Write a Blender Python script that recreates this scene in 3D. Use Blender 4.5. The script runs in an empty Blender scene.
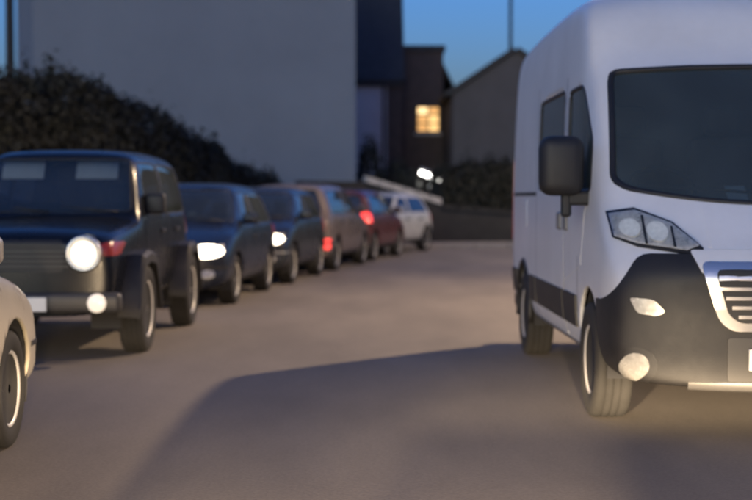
import bpy, bmesh, math, random
from mathutils import Vector, Matrix
random.seed(7)
R = math.radians
S = bpy.context.scene
C = S.collection

# ------------------------------------------------------------------ camera
CAM_H = 1.32                      # eye height of a driver
FPX, VPX, VPY = 1433.0, 362.0, 198.0   # focal length and vanishing point in photo pixels (752 x 500)
cam = bpy.data.cameras.new('camera')
cam.sensor_width = 36.0
cam.lens = 36.0 * FPX / 752.0
cam.clip_start = 0.1
cam.clip_end = 4000
cam.dof.use_dof = True
cam.dof.focus_distance = 6.0
cam.dof.aperture_fstop = 2.0
camo = bpy.data.objects.new('camera', cam)
C.objects.link(camo)
camo.location = (0, 0, CAM_H)
camo.rotation_euler = (R(90) - (250 - VPY) / FPX, 0, -(376 - VPX) / FPX)
S.camera = camo

# ------------------------------------------------------------------ dusk sky and low sun
world = bpy.data.worlds.new('World')
S.world = world
world.use_nodes = True
wn = world.node_tree
sky = wn.nodes.new('ShaderNodeTexSky')
sky.sky_type = 'NISHITA'
sky.sun_disc = False
sky.sun_elevation = R(3.0)
sky.sun_rotation = R(200)
sky.air_density = 1.0
sky.dust_density = 2.0
sky.ozone_density = 4.5
tint = wn.nodes.new('ShaderNodeMix')
tint.data_type = 'RGBA'
tint.blend_type = 'MULTIPLY'
tint.inputs[0].default_value = 1.0
tint.inputs[7].default_value = (0.95, 0.775, 0.98, 1)
wn.links.new(sky.outputs[0], tint.inputs[6])
bgn = wn.nodes['Background']
wn.links.new(tint.outputs[2], bgn.inputs[0])
bgn.inputs[1].default_value = 0.15

sun = bpy.data.lights.new('sun', 'SUN')
sun.energy = 0.40
sun.angle = R(30)
sun.color = (0.74, 1.0, 0.90)
suno = bpy.data.objects.new('sun', sun)
C.objects.link(suno)
suno.rotation_euler = (R(87), 0, R(-20))

S.view_settings.view_transform = 'Standard'
S.view_settings.look = 'None'
S.view_settings.exposure = 1.6
S.view_settings.gamma = 1.0


def headlamp(x):
    """Dipped beam of the car the photograph is taken from (low lamp, warm, cut off above)."""
    l = bpy.data.lights.new('headlamp_beam', 'SPOT')
    l.energy = 2400
    l.color = (1.0, 0.74, 0.46)
    l.spot_size = R(120)
    l.spot_blend = 0.4
    l.shadow_soft_size = 0.07
    o = bpy.data.objects.new('headlamp_beam', l)
    C.objects.link(o)
    o.location = (x, 1.3, 0.70)
    o.rotation_euler = (R(86), 0, 0)
    l.use_nodes = True
    nt = l.node_tree
    em = nt.nodes['Emission']
    g = nt.nodes.new('ShaderNodeNewGeometry')
    sp = nt.nodes.new('ShaderNodeSeparateXYZ')
    nt.links.new(g.outputs['Normal'], sp.inputs[0])

    def M(op, a, b=None, c=None):
        n = nt.nodes.new('ShaderNodeMath')
        n.operation = op
        for i, v in enumerate((a, b, c)):
            if v is None:
                continue
            if isinstance(v, (int, float)):
                n.inputs[i].default_value = v
            else:
                nt.links.new(v, n.inputs[i])
        return n.outputs[0]

    def ss(v, a, b, o0=0.0, o1=1.0):
        n = nt.nodes.new('ShaderNodeMapRange')
        n.interpolation_type = 'SMOOTHSTEP'
        nt.links.new(v, n.inputs[0])
        for i, q in enumerate((a, b, o0, o1)):
            n.inputs[i + 1].default_value = q
        return n.outputs[0]
    u = M('DIVIDE', sp.outputs[0], sp.outputs[1])
    v = M('DIVIDE', M('MULTIPLY', sp.outputs[2], -1.0), sp.outputs[1])   # slope downwards
    # dipped-beam profile: cut off just above level, strong a little below it
    prof = ss(v, -0.045, 0.03, 0.01, 0.17)
    prof = M('ADD', prof, ss(v, 0.03, 0.085, 0.0, 0.78))
    prof = M('ADD', prof, ss(v, 0.095, 0.14, 0.0, -0.25))
    # mask added to the beam: darkens kerb-side foreground, brightens road by the van
    dim = M('SUBTRACT', 1.0, M('MULTIPLY', M('MULTIPLY', ss(v, 0.096, 0.104), ss(u, 0.08, 0.15)), 0.85))
    au = M('ABSOLUTE', u)
    wide = M('MULTIPLY', ss(v, 0.05, 0.09), ss(M('MULTIPLY', u, -1.0), 0.02, 0.16, 0.0, 0.75))
    dim = M('MULTIPLY', dim, M('SUBTRACT', 1.0, wide))
    dim = M('MULTIPLY', dim, M('ADD', 1.0, M('MULTIPLY', M('MULTIPLY', ss(u, 0.09, 0.16), ss(v, 0.05, 0.08)), 1.0)))
    nt.links.new(M('MULTIPLY', prof, dim), em.inputs['Strength'])
    return o


headlamp(-0.55)
headlamp(0.55)

# ------------------------------------------------------------------ materials
MATS = {}


def mat(name, col, rough=0.6, metal=0.0, coat=0.0, var=0.0, vscale=6.0, bump=0.0, bscale=60.0, emit=None, estr=0.0, spec=0.5):
    if name in MATS:
        return MATS[name]
    m = bpy.data.materials.new(name)
    m.use_nodes = True
    nt = m.node_tree
    b = nt.nodes['Principled BSDF']
    b.inputs['Base Color'].default_value = (*col, 1)
    b.inputs['Roughness'].default_value = rough
    b.inputs['Metallic'].default_value = metal
    b.inputs['Coat Weight'].default_value = coat
    b.inputs['Coat Roughness'].default_value = 0.08
    b.inputs['Specular IOR Level'].default_value = spec
    tc = nt.nodes.new('ShaderNodeTexCoord')
    if var > 0:
        n = nt.nodes.new('ShaderNodeTexNoise')
        n.inputs['Scale'].default_value = vscale
        n.inputs['Detail'].default_value = 8
        n.inputs['Roughness'].default_value = 0.65
        nt.links.new(tc.outputs['Object'], n.inputs['Vector'])
        mr = nt.nodes.new('ShaderNodeMapRange')
        mr.inputs[1].default_value = 0.3
        mr.inputs[2].default_value = 0.7
        mr.inputs[3].default_value = 1 - var
        mr.inputs[4].default_value = 1 + var * 0.6
        nt.links.new(n.outputs[0], mr.inputs[0])
        mx = nt.nodes.new('ShaderNodeMix')
        mx.data_type = 'RGBA'
        mx.blend_type = 'MULTIPLY'
        mx.inputs[0].default_value = 1
        mx.inputs[6].default_value = (*col, 1)
        nt.links.new(mr.outputs[0], mx.inputs[7])
        nt.links.new(mx.outputs[2], b.inputs['Base Color'])
        rr = nt.nodes.new('ShaderNodeMapRange')
        rr.inputs[3].default_value = max(0.02, rough - 0.12 * var * 4)
        rr.inputs[4].default_value = min(1, rough + 0.12 * var * 4)
        nt.links.new(n.outputs[0], rr.inputs[0])
        nt.links.new(rr.outputs[0], b.inputs['Roughness'])
    if bump > 0:
        n2 = nt.nodes.new('ShaderNodeTexNoise')
        n2.inputs['Scale'].default_value = bscale
        n2.inputs['Detail'].default_value = 6
        nt.links.new(tc.outputs['Object'], n2.inputs['Vector'])
        bp = nt.nodes.new('ShaderNodeBump')
        bp.inputs['Strength'].default_value = bump
        bp.inputs['Distance'].default_value = 0.02
        nt.links.new(n2.outputs[0], bp.inputs['Height'])
        nt.links.new(bp.outputs[0], b.inputs['Normal'])
    if emit:
        b.inputs['Emission Color'].default_value = (*emit, 1)
        b.inputs['Emission Strength'].default_value = estr
    MATS[name] = m
    return m


def glass(name, tintc, gloss=1.0, ior=1.5, film=0.0):
    if name in MATS:
        return MATS[name]
    m = bpy.data.materials.new(name)
    m.use_nodes = True
    nt = m.node_tree
    nt.nodes.remove(nt.nodes['Principled BSDF'])
    out = nt.nodes['Material Output']
    t = nt.nodes.new('ShaderNodeBsdfTransparent')
    t.inputs[0].default_value = (*tintc, 1)
    g = nt.nodes.new('ShaderNodeBsdfGlossy')
    g.inputs['Color'].default_value = (gloss, gloss, gloss, 1)
    g.inputs['Roughness'].default_value = 0.04
    f = nt.nodes.new('ShaderNodeFresnel')
    f.inputs[0].default_value = ior
    mx = nt.nodes.new('ShaderNodeMixShader')
    nt.links.new(f.outputs[0], mx.inputs[0])
    nt.links.new(t.outputs[0], mx.inputs[1])
    nt.links.new(g.outputs[0], mx.inputs[2])
    if film > 0:
        df = nt.nodes.new('ShaderNodeBsdfDiffuse')
        df.inputs[0].default_value = (0.40, 0.50, 0.50, 1)
        tc = nt.nodes.new('ShaderNodeTexCoord')
        ns = nt.nodes.new('ShaderNodeTexNoise')
        ns.inputs['Scale'].default_value = 1.6
        ns.inputs['Detail'].default_value = 5
        nt.links.new(tc.outputs['Object'], ns.inputs['Vector'])
        mr = nt.nodes.new('ShaderNodeMapRange')
        mr.inputs[1].default_value = 0.3
        mr.inputs[2].default_value = 0.7
        mr.inputs[3].default_value = film * 0.7
        mr.inputs[4].default_value = film * 1.3
        nt.links.new(ns.outputs[0], mr.inputs[0])
        m2 = nt.nodes.new('ShaderNodeMixShader')
        nt.links.new(mr.outputs[0], m2.inputs[0])
        nt.links.new(mx.outputs[0], m2.inputs[1])
        nt.links.new(df.outputs[0], m2.inputs[2])
        nt.links.new(m2.outputs[0], out.inputs[0])
    else:
        nt.links.new(mx.outputs[0], out.inputs[0])
    MATS[name] = m
    return m


def asphalt():
    m = mat('asphalt', (0.2, 0.2, 0.2), 0.9)
    nt = m.node_tree
    b = nt.nodes['Principled BSDF']
    tc = nt.nodes.new('ShaderNodeTexCoord')

    def noise(scale, detail=6, rough=0.6, stretch=(1, 1, 1)):
        mp = nt.nodes.new('ShaderNodeMapping')
        mp.inputs['Scale'].default_value = stretch
        nt.links.new(tc.outputs['Object'], mp.inputs[0])
        n = nt.nodes.new('ShaderNodeTexNoise')
        n.inputs['Scale'].default_value = scale
        n.inputs['Detail'].default_value = detail
        n.inputs['Roughness'].default_value = rough
        nt.links.new(mp.outputs[0], n.inputs['Vector'])
        return n.outputs[0]
    fine = noise(55, 5)
    big = noise(0.55, 5, 0.6, (1.6, 0.45, 1))
    ramp = nt.nodes.new('ShaderNodeValToRGB')
    ramp.color_ramp.elements[0].position = 0.36
    ramp.color_ramp.elements[0].color = (0.128, 0.112, 0.098, 1)
    ramp.color_ramp.elements[1].position = 0.66
    ramp.color_ramp.elements[1].color = (0.178, 0.156, 0.136, 1)
    nt.links.new(big, ramp.inputs[0])
    mr = nt.nodes.new('ShaderNodeMapRange')
    mr.inputs[1].default_value = 0.3
    mr.inputs[2].default_value = 0.75
    mr.inputs[3].default_value = 0.82
    mr.inputs[4].default_value = 1.18
    nt.links.new(fine, mr.inputs[0])
    mx = nt.nodes.new('ShaderNodeMix')
    mx.data_type = 'RGBA'
    mx.blend_type = 'MULTIPLY'
    mx.inputs[0].default_value = 1
    nt.links.new(ramp.outputs[0], mx.inputs[6])
    nt.links.new(mr.outputs[0], mx.inputs[7])
    nt.links.new(mx.outputs[2], b.inputs['Base Color'])
    bp = nt.nodes.new('ShaderNodeBump')
    bp.inputs['Strength'].default_value = 0.22
    bp.inputs['Distance'].default_value = 0.01
    nt.links.new(fine, bp.inputs['Height'])
    nt.links.new(bp.outputs[0], b.inputs['Normal'])
    b.inputs['Roughness'].default_value = 0.85
    return m


M_ASPH = asphalt()
M_PAVE = mat('pavement_concrete', (0.22, 0.20, 0.18), 0.9, var=0.25, vscale=2.0, bump=0.3)
M_KERB = mat('kerb_granite', (0.26, 0.24, 0.22), 0.85, var=0.25, vscale=9, bump=0.3)
M_EARTH = mat('earth', (0.045, 0.05, 0.03), 0.95, var=0.4, vscale=0.4)
M_RENDER = mat('grey_render', (0.185, 0.21, 0.255), 0.95, var=0.10, vscale=0.4, bump=0.5, bscale=45)
M_PALE = mat('pale_render', (0.52, 0.52, 0.56), 0.95, var=0.12, vscale=0.8, bump=0.4, bscale=40)
M_BROWN = mat('brown_brick', (0.085, 0.062, 0.055), 0.95, var=0.3, vscale=3, bump=0.4, bscale=25)
M_DARKREN = mat('dark_render', (0.088, 0.080, 0.084), 0.95, var=0.2, vscale=1.2, bump=0.4, bscale=30)
M_SLATE = mat('slate', (0.055, 0.054, 0.056), 0.9, var=0.3, vscale=4, bump=0.3, bscale=12)
M_STONE = mat('dark_stone', (0.026, 0.025, 0.025), 0.95, var=0.45, vscale=3.5, bump=0.9, bscale=6)
M_COPING = mat('pale_coping', (0.46, 0.44, 0.42), 0.9, var=0.2, vscale=4, bump=0.4, bscale=25)
M_LEAF = mat('hedge_leaf', (0.013, 0.016, 0.012), 0.8, var=0.4, vscale=1.1)
M_LEAF2 = mat('bush_leaf', (0.013, 0.015, 0.012), 0.8, var=0.5, vscale=1.5)
M_TWIG = mat('hedge_core', (0.010, 0.011, 0.009), 1.0)
M_BARK = mat('bark', (0.05, 0.04, 0.03), 0.95, var=0.3, vscale=5)
M_POLE = mat('creosoted_wood', (0.030, 0.028, 0.028), 0.9, var=0.3, vscale=4)
M_WHITEPAINT = mat('white_van_paint', (0.72, 0.72, 0.73), 0.40, coat=0.35, var=0.10, vscale=1.6)
M_BLACKPLASTIC = mat('black_plastic', (0.018, 0.017, 0.017), 0.55, var=0.2, vscale=7, bump=0.1, bscale=200)
M_GREYPLASTIC = mat('grey_plastic', (0.20, 0.19, 0.18), 0.45, var=0.12, vscale=5)
M_VALANCE = mat('valance_plastic', (0.045, 0.043, 0.041), 0.5, var=0.15, vscale=5)
M_BUMPANEL = mat('bumper_panel_plastic', (0.034, 0.032, 0.031), 0.5, var=0.2, vscale=5)
M_BUMPER = mat('bumper_plastic', (0.017, 0.016, 0.016), 0.58, var=0.25, vscale=5, bump=0.08, bscale=220)
M_RUBBER = mat('tyre_rubber', (0.018, 0.017, 0.016), 0.85, var=0.25, vscale=8)
M_ALLOY = mat('alloy_rim', (0.72, 0.70, 0.66), 0.38, metal=0.25, var=0.12, vscale=9)
M_STEELRIM = mat('steel_rim', (0.58, 0.56, 0.53), 0.4, metal=0.25, var=0.15, vscale=9)
M_HUB = mat('brake_drum', (0.03, 0.028, 0.026), 0.7, metal=0.3)
M_CHROME = mat('bright_trim', (0.72, 0.70, 0.66), 0.25, metal=0.9)
M_INT = mat('interior_trim', (0.022, 0.022, 0.024), 0.85)
M_SEAT = mat('seat_fabric', (0.035, 0.036, 0.042), 0.95, var=0.2, vscale=14)
M_VISOR = mat('visor_fabric', (0.85, 0.85, 0.85), 0.9, var=0.05, vscale=9)
M_PAPER = mat('paper', (0.75, 0.76, 0.74), 0.9)
M_PLATE = mat('plate_white', (0.85, 0.83, 0.76), 0.35, var=0.04, vscale=12)
M_GLASS = glass('car_glass', (0.46, 0.50, 0.52), film=0.035, ior=1.75)
M_GLASSV = glass('van_glass', (0.30, 0.36, 0.38), 0.9, film=0.10)
M_LENS = glass('lamp_lens', (0.92, 0.92, 0.92), 1.0, 1.45)
M_BOWL = mat('lamp_reflector', (0.66, 0.64, 0.59), 0.3, metal=0.3, var=0.3, vscale=26)
M_GLINT = mat('headlamp_glint', (0.9, 0.88, 0.82), 0.3, emit=(1.0, 0.86, 0.66), estr=2.2)  # glow stands in for beam light reflected by the parked cars' headlamps


def radial_glow(m, r0, s0, s1):
    nt = m.node_tree
    tc = nt.nodes.new('ShaderNodeTexCoord')
    ln = nt.nodes.new('ShaderNodeVectorMath')
    ln.operation = 'LENGTH'
    nt.links.new(tc.outputs['Object'], ln.inputs[0])
    mr = nt.nodes.new('ShaderNodeMapRange')
    mr.interpolation_type = 'SMOOTHSTEP'
    mr.inputs[1].default_value = r0 * 0.25
    mr.inputs[2].default_value = r0
    mr.inputs[3].default_value = s0
    mr.inputs[4].default_value = s1
    nt.links.new(ln.outputs['Value'], mr.inputs[0])
    nt.links.new(mr.outputs[0], nt.nodes['Principled BSDF'].inputs['Emission Strength'])


M_GLINTROUND = mat('round_headlamp_glint', (0.85, 0.83, 0.78), 0.3, emit=(1.0, 0.86, 0.66), estr=3.0)  # emission imitates glare reflected from the round lamp
radial_glow(M_GLINTROUND, 0.125, 3.2, 0.08)
M_GLINTDIM = mat('dim_headlamp_glint', (0.9, 0.88, 0.82), 0.3, emit=(1.0, 0.86, 0.66), estr=1.3)  # weaker glow, painted in for a headlamp's reflected glint
M_FOG = mat('fog_lamp_glass', (0.42, 0.41, 0.38), 0.25, metal=0.3, var=0.25, vscale=30)
M_LAMPGLASS = mat('lamp_projector', (0.88, 0.87, 0.83), 0.3, var=0.15, vscale=40)
M_FOGGLINT = mat('fog_lamp_glint', (0.72, 0.70, 0.66), 0.25, emit=(1.0, 0.80, 0.58), estr=0.22)  # slight emission imitates a reflection on the fog lamp
M_TAIL = mat('tail_lamp_red', (0.45, 0.015, 0.012), 0.25, coat=0.6, emit=(1.0, 0.06, 0.05), estr=0.8)
M_TAILDIM = mat('tail_lamp_red_dim', (0.40, 0.015, 0.012), 0.25, coat=0.6, emit=(1.0, 0.08, 0.06), estr=0.25)
M_INDIC = mat('indicator_lens', (0.32, 0.03, 0.02), 0.3, coat=0.3)
M_REDREF = mat('red_reflector', (0.5, 0.02, 0.015), 0.25, coat=0.5)
M_WINLITS = [mat('lit_window_pane_%s' % n, (0.5, 0.35, 0.2), 0.4, emit=c, estr=e) for n, c, e in
             (('amber', (1.0, 0.50, 0.14), 0.30), ('bright', (1.0, 0.66, 0.30), 0.62), ('warm', (1.0, 0.58, 0.20), 0.45))]
M_LAMPW = mat('wall_lamp_tube', (0.9, 0.9, 0.9), 0.4, emit=(1.0, 0.97, 0.90), estr=6.0)
M_STREETLIT = mat('street_lamp_glass', (0.9, 0.7, 0.4), 0.4, emit=(1.0, 0.70, 0.38), estr=4.0)
M_FRAME = mat('window_frame_paint', (0.10, 0.075, 0.05), 0.6)
M_DARKGLASS = mat('dark_window_pane', (0.01, 0.012, 0.016), 0.08, spec=0.8)
M_ZINC = mat('grey_metal', (0.25, 0.25, 0.26), 0.5, metal=0.6)


MATS['white_van_paint'].node_tree.nodes['Principled BSDF'].inputs['Coat Roughness'].default_value = 0.3


def paint(name, col, rough=0.28):
    return mat(name, col, rough, metal=0.0, coat=0.12, var=0.12, vscale=2, spec=0.35)


# ------------------------------------------------------------------ object helpers
def obj(name, mesh, m=None, parent=None, smooth=False):
    o = bpy.data.objects.new(name, mesh)
    C.objects.link(o)
    if m is not None and not mesh.materials:
        mesh.materials.append(m)
    if parent is not None:
        o.parent = parent
    if smooth:
        for p in mesh.polygons:
            p.use_smooth = True
    return o


def tag(o, label, cat, group=None):
    o['label'] = label
    o['category'] = cat
    if group:
        o['group'] = group
    return o


def struct(o):
    o['kind'] = 'structure'
    return o


def empty(name, loc=(0, 0, 0), rz=0.0):
    o = bpy.data.objects.new(name, None)
    C.objects.link(o)
    o.location = loc
    o.rotation_euler = (0, 0, rz)
    o.empty_display_size = 0.2
    return o


def mesh_of(bm, name='mesh'):
    me = bpy.data.meshes.new(name)
    bm.normal_update()
    bm.to_mesh(me)
    bm.free()
    return me


def pyd(name, verts, faces):
    me = bpy.data.meshes.new(name)
    me.from_pydata([tuple(v) for v in verts], [], faces)
    me.update()
    return me


def box(x0, x1, y0, y1, z0, z1, bev=0.0, seg=2, bm=None, mtx=None):
    own = bm is None
    if own:
        bm = bmesh.new()
    vs = [bm.verts.new(p) for p in [(x0, y0, z0), (x1, y0, z0), (x1, y1, z0), (x0, y1, z0),
                                    (x0, y0, z1), (x1, y0, z1), (x1, y1, z1), (x0, y1, z1)]]
    fs = [bm.faces.new([vs[i] for i in q]) for q in [(3, 2, 1, 0), (4, 5, 6, 7), (0, 1, 5, 4), (1, 2, 6, 5), (2, 3, 7, 6), (3, 0, 4, 7)]]
    if bev > 0:
        es = list({e for f in fs for e in f.edges})
        r = bmesh.ops.bevel(bm, geom=es, offset=bev, segments=seg, affect='EDGES', profile=0.5)
        vs = list({v for f in r['faces'] for v in f.verts} | set(v for v in vs if v.is_valid))
    if mtx is not None:
        bmesh.ops.transform(bm, matrix=mtx, verts=[v for v in vs if v.is_valid])
    return bm


def boxo(name, x0, x1, y0, y1, z0, z1, m, parent=None, bev=0.0, smooth=False):
    return obj(name, mesh_of(box(x0, x1, y0, y1, z0, z1, bev), name), m, parent, smooth)


def lathe(prof, n=32, axis='X'):
    """prof: list of (axial, radius)."""
    bm = bmesh.new()
    rings = []
    for a, r in prof:
        ring = []
        for k in range(n):
            t = 2 * math.pi * k / n
            c, s = r * math.cos(t), r * math.sin(t)
            p = (a, c, s) if axis == 'X' else ((c, a, s) if axis == 'Y' else (c, s, a))
            ring.append(bm.verts.new(p))
        rings.append(ring)
    for i in range(len(rings) - 1):
        for k in range(n):
            bm.faces.new((rings[i][k], rings[i][(k + 1) % n], rings[i + 1][(k + 1) % n], rings[i + 1][k]))
    for ring in (rings[0], rings[-1]):
        try:
            bm.faces.new(ring)
        except ValueError:
            pass
    bmesh.ops.recalc_face_normals(bm, faces=bm.faces)
    return bm


def tube(pts, r, n=8, closed=False):
    bm = bmesh.new()
    P = [Vector(p) for p in pts]
    rings = []
    N = len(P)
    for i, p in enumerate(P):
        a = P[(i - 1) % N] if (closed or i > 0) else p
        b = P[(i + 1) % N] if (closed or i < N - 1) else p
        d = (b - a).normalized() if (b - a).length > 1e-6 else Vector((0, 0, 1))
        up = Vector((0, 0, 1)) if abs(d.z) < 0.9 else Vector((1, 0, 0))
        s = d.cross(up).normalized()
        t = s.cross(d)
        rr = r[i] if isinstance(r, (list, tuple)) else r
        rings.append([bm.verts.new(p + s * (rr * math.cos(2 * math.pi * k / n)) + t * (rr * math.sin(2 * math.pi * k / n))) for k in range(n)])
    for i in range(N if closed else N - 1):
        A, B = rings[i], rings[(i + 1) % N]
        for k in range(n):
            bm.faces.new((A[k], A[(k + 1) % n], B[(k + 1) % n], B[k]))
    if not closed:
        bm.faces.new(rings[0][::-1])
        bm.faces.new(rings[-1])
    bmesh.ops.recalc_face_normals(bm, faces=bm.faces)
    return bm


def px(x, d):
    """photo column at a distance in metres ahead -> world x."""
    return (x - VPX) / FPX * d


def pz(y, d):
    return CAM_H - (y - VPY) / FPX * d


# ------------------------------------------------------------------ vehicle surface tools
def loft(stations, level=3):
    """stations: list of (y, [(x,z), ...]) half rings from bottom centre to top centre -> smooth closed shell bmesh."""
    bm = bmesh.new()
    rings = []
    for y, half in stations:
        L, Rr = [], []
        for k, (x, z) in enumerate(half):
            a = bm.verts.new((x, y, z))
            L.append(a)
            Rr.append(a if k in (0, len(half) - 1) else bm.verts.new((-x, y, z)))
        rings.append((L, Rr))
    n = len(stations[0][1])
    for i in range(len(rings) - 1):
        for s in (0, 1):
            A, B = rings[i][s], rings[i + 1][s]
            for k in range(n - 1):
                f = [A[k], B[k], B[k + 1], A[k + 1]]
                bm.faces.new(f if s == 0 else f[::-1])
    for i in (0, len(rings) - 1):
        L, Rr = rings[i]
        for k in range(n - 1):
            f = []
            for v in (L[k], L[k + 1], Rr[k + 1], Rr[k]):
                if v not in f:
                    f.append(v)
            bm.faces.new(f)
    bmesh.ops.recalc_face_normals(bm, faces=bm.faces)
    me = mesh_of(bm, 'cage')
    o = bpy.data.objects.new('cage', me)
    C.objects.link(o)
    md = o.modifiers.new('s', 'SUBSURF')
    md.levels = md.render_levels = level
    dg = bpy.context.evaluated_depsgraph_get()
    ev = o.evaluated_get(dg)
    me2 = bpy.data.meshes.new_from_object(ev)
    bpy.data.objects.remove(o)
    bpy.data.meshes.remove(me)
    bm = bmesh.new()
    bm.from_mesh(me2)
    bpy.data.meshes.remove(me2)
    return bm


def fit(bm, hw, y0, y1, z0, z1):
    xs = max(v.co.x for v in bm.verts)
    ya, yb = min(v.co.y for v in bm.verts), max(v.co.y for v in bm.verts)
    za, zb = min(v.co.z for v in bm.verts), max(v.co.z for v in bm.verts)
    for v in bm.verts:
        v.co.x *= hw / xs
        v.co.y = y0 + (v.co.y - ya) * (y1 - y0) / (yb - ya)
        v.co.z = z0 + (v.co.z - za) * (z1 - z0) / (zb - za)


def rounded(poly, r=0.04, seg=4):
    """round the corners of a convex 2-D polygon."""
    out = []
    n = len(poly)
    for i in range(n):
        p = Vector(poly[i])
        a = (Vector(poly[i - 1]) - p)
        b = (Vector(poly[(i + 1) % n]) - p)
        k = min(r, a.length * 0.45, b.length * 0.45)
        p0 = p + a.normalized() * k
        p1 = p + b.normalized() * k
        for j in range(seg + 1):
            t = j / seg
            q = p0.lerp(p, t).lerp(p.lerp(p1, t), t)
            out.append((q.x, q.y))
    return out


def circle(cx, cy, rx, ry=None, n=20):
    ry = ry or rx
    return [(cx + rx * math.cos(2 * math.pi * k / n), cy + ry * math.sin(2 * math.pi * k / n)) for k in range(n)]


def cut(bm, poly, axis, pred):
    """split the faces picked by pred along a convex polygon; returns the faces inside. axis 'y': poly is (x,z); axis 'x': poly is (y,z)."""
    area = sum(poly[i - 1][0] * poly[i][1] - poly[i][0] * poly[i - 1][1] for i in range(len(poly)))
    if area < 0:
        poly = poly[::-1]

    def p3(p):
        return Vector((p[0], 0, p[1])) if axis == 'y' else Vector((0, p[0], p[1]))
    u0, u1 = min(p[0] for p in poly), max(p[0] for p in poly)
    w0, w1 = min(p[1] for p in poly), max(p[1] for p in poly)
    ai = 0 if axis == 'y' else 1
    F = []
    for f in bm.faces:
        c = f.calc_center_median()
        if c[ai] < u0 - 0.4 or c[ai] > u1 + 0.4 or c[2] < w0 - 0.4 or c[2] > w1 + 0.4:
            continue
        if not pred(c, f.normal):
            continue
        us = [v.co[ai] for v in f.verts]
        zs = [v.co[2] for v in f.verts]
        if max(us) < u0 or min(us) > u1 or max(zs) < w0 or min(zs) > w1:
            continue
        F.append(f)
    n = len(poly)
    for i in range(n):
        a, b = poly[i], poly[(i + 1) % n]
        dx, dy = b[0] - a[0], b[1] - a[1]
        if abs(dx) + abs(dy) < 1e-6:
            continue
        no2 = (-dy, dx)                       # inward for counter-clockwise
        no = p3(no2).normalized()
        co = p3(a)
        geom = set(F)
        for f in F:
            geom.update(f.edges)
            geom.update(f.verts)
        if not geom:
            return []
        r = bmesh.ops.bisect_plane(bm, geom=list(geom), dist=1e-5, plane_co=co, plane_no=no)
        F = [f for f in r['geom'] if isinstance(f, bmesh.types.BMFace) and f.is_valid and (f.calc_center_median() - co).dot(no) > 0]
        F = list(set(F))
    return F


def patch(bm, F, offset, thick, name, m, parent, smooth=True):
    """a panel cut out of a body surface, moved along its normals, as an object of its own."""
    if not F:
        return None
    b2 = bmesh.new()
    mp = {}
    for f in F:
        vs = []
        for v in f.verts:
            if v not in mp:
                mp[v] = b2.verts.new(v.co + v.normal * offset)
            vs.append(mp[v])
        try:
            b2.faces.new(vs)
        except ValueError:
            pass
    if thick > 0:
        b2.normal_update()
        inner = {v: b2.verts.new(v.co - mp_n * thick) for v, mp_n in [(nv, ov.normal.copy()) for ov, nv in mp.items()]}
        fs = list(b2.faces)
        be = [(e, e.link_faces[0]) for e in b2.edges if len(e.link_faces) == 1]
        for e, f in be:
            ls = list(f.verts)
            a, c = e.verts
            i = ls.index(a)
            if ls[(i + 1) % len(ls)] != c:
                a, c = c, a
            b2.faces.new((c, a, inner[a], inner[c]))
        for f in fs:
            b2.faces.new([inner[v] for v in f.verts][::-1])
    o = obj(name, mesh_of(b2, name), m, parent, False)
    if smooth:
        shade(o)
    return o


def shade(o, ang=35):
    me = o.data
    for p in me.polygons:
        p.use_smooth = True
    bm = bmesh.new()
    bm.from_mesh(me)
    for e in bm.edges:
        if len(e.link_faces) == 2:
            e.smooth = e.calc_face_angle(0) < R(ang)
        else:
            e.smooth = True
    bm.to_mesh(me)
    bm.free()


def hole(bm, F):
    bmesh.ops.delete(bm, geom=F, context='FACES')


def seal(pane, parent, r=0.009):
    """rubber seal round a pane: tube along its border."""
    bm = bmesh.new()
    bm.from_mesh(pane.data)
    bmesh.ops.remove_doubles(bm, verts=bm.verts, dist=1e-5)
    edges = [e for e in bm.edges if len(e.link_faces) == 1]
    nxt = {}
    for e in edges:
        a, b = e.verts
        nxt.setdefault(a, []).append(b)
        nxt.setdefault(b, []).append(a)
    if not edges:
        bm.free()
        return
    start = edges[0].verts[0]
    loop, prev, cur = [start], None, start
    while True:
        c = [v for v in nxt[cur] if v is not prev]
        if not c:
            break
        prev, cur = cur, c[0]
        if cur is start or len(loop) > 900:
            break
        loop.append(cur)
    pts = [v.co.copy() for v in loop]
    keep = [pts[0]]
    for p in pts[1:]:
        if (p - keep[-1]).length > 0.02:
            keep.append(p)
    bm.free()
    if len(keep) > 3:
        obj('window_seal', mesh_of(tube(keep, r, 6, True), 'window_seal'), M_BLACKPLASTIC, pane, True)


def finish_body(bm, name, m, parent, thick=0.02):
    me = mesh_of(bm, name)
    me.materials.append(m)
    me.materials.append(M_INT)
    o = obj(name, me, None, parent)
    shade(o, 40)
    sd = o.modifiers.new('thickness', 'SOLIDIFY')
    sd.thickness = thick
    sd.offset = -1
    sd.material_offset = 1
    sd.material_offset_rim = 0
    return o


WHEELS = {}


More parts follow.
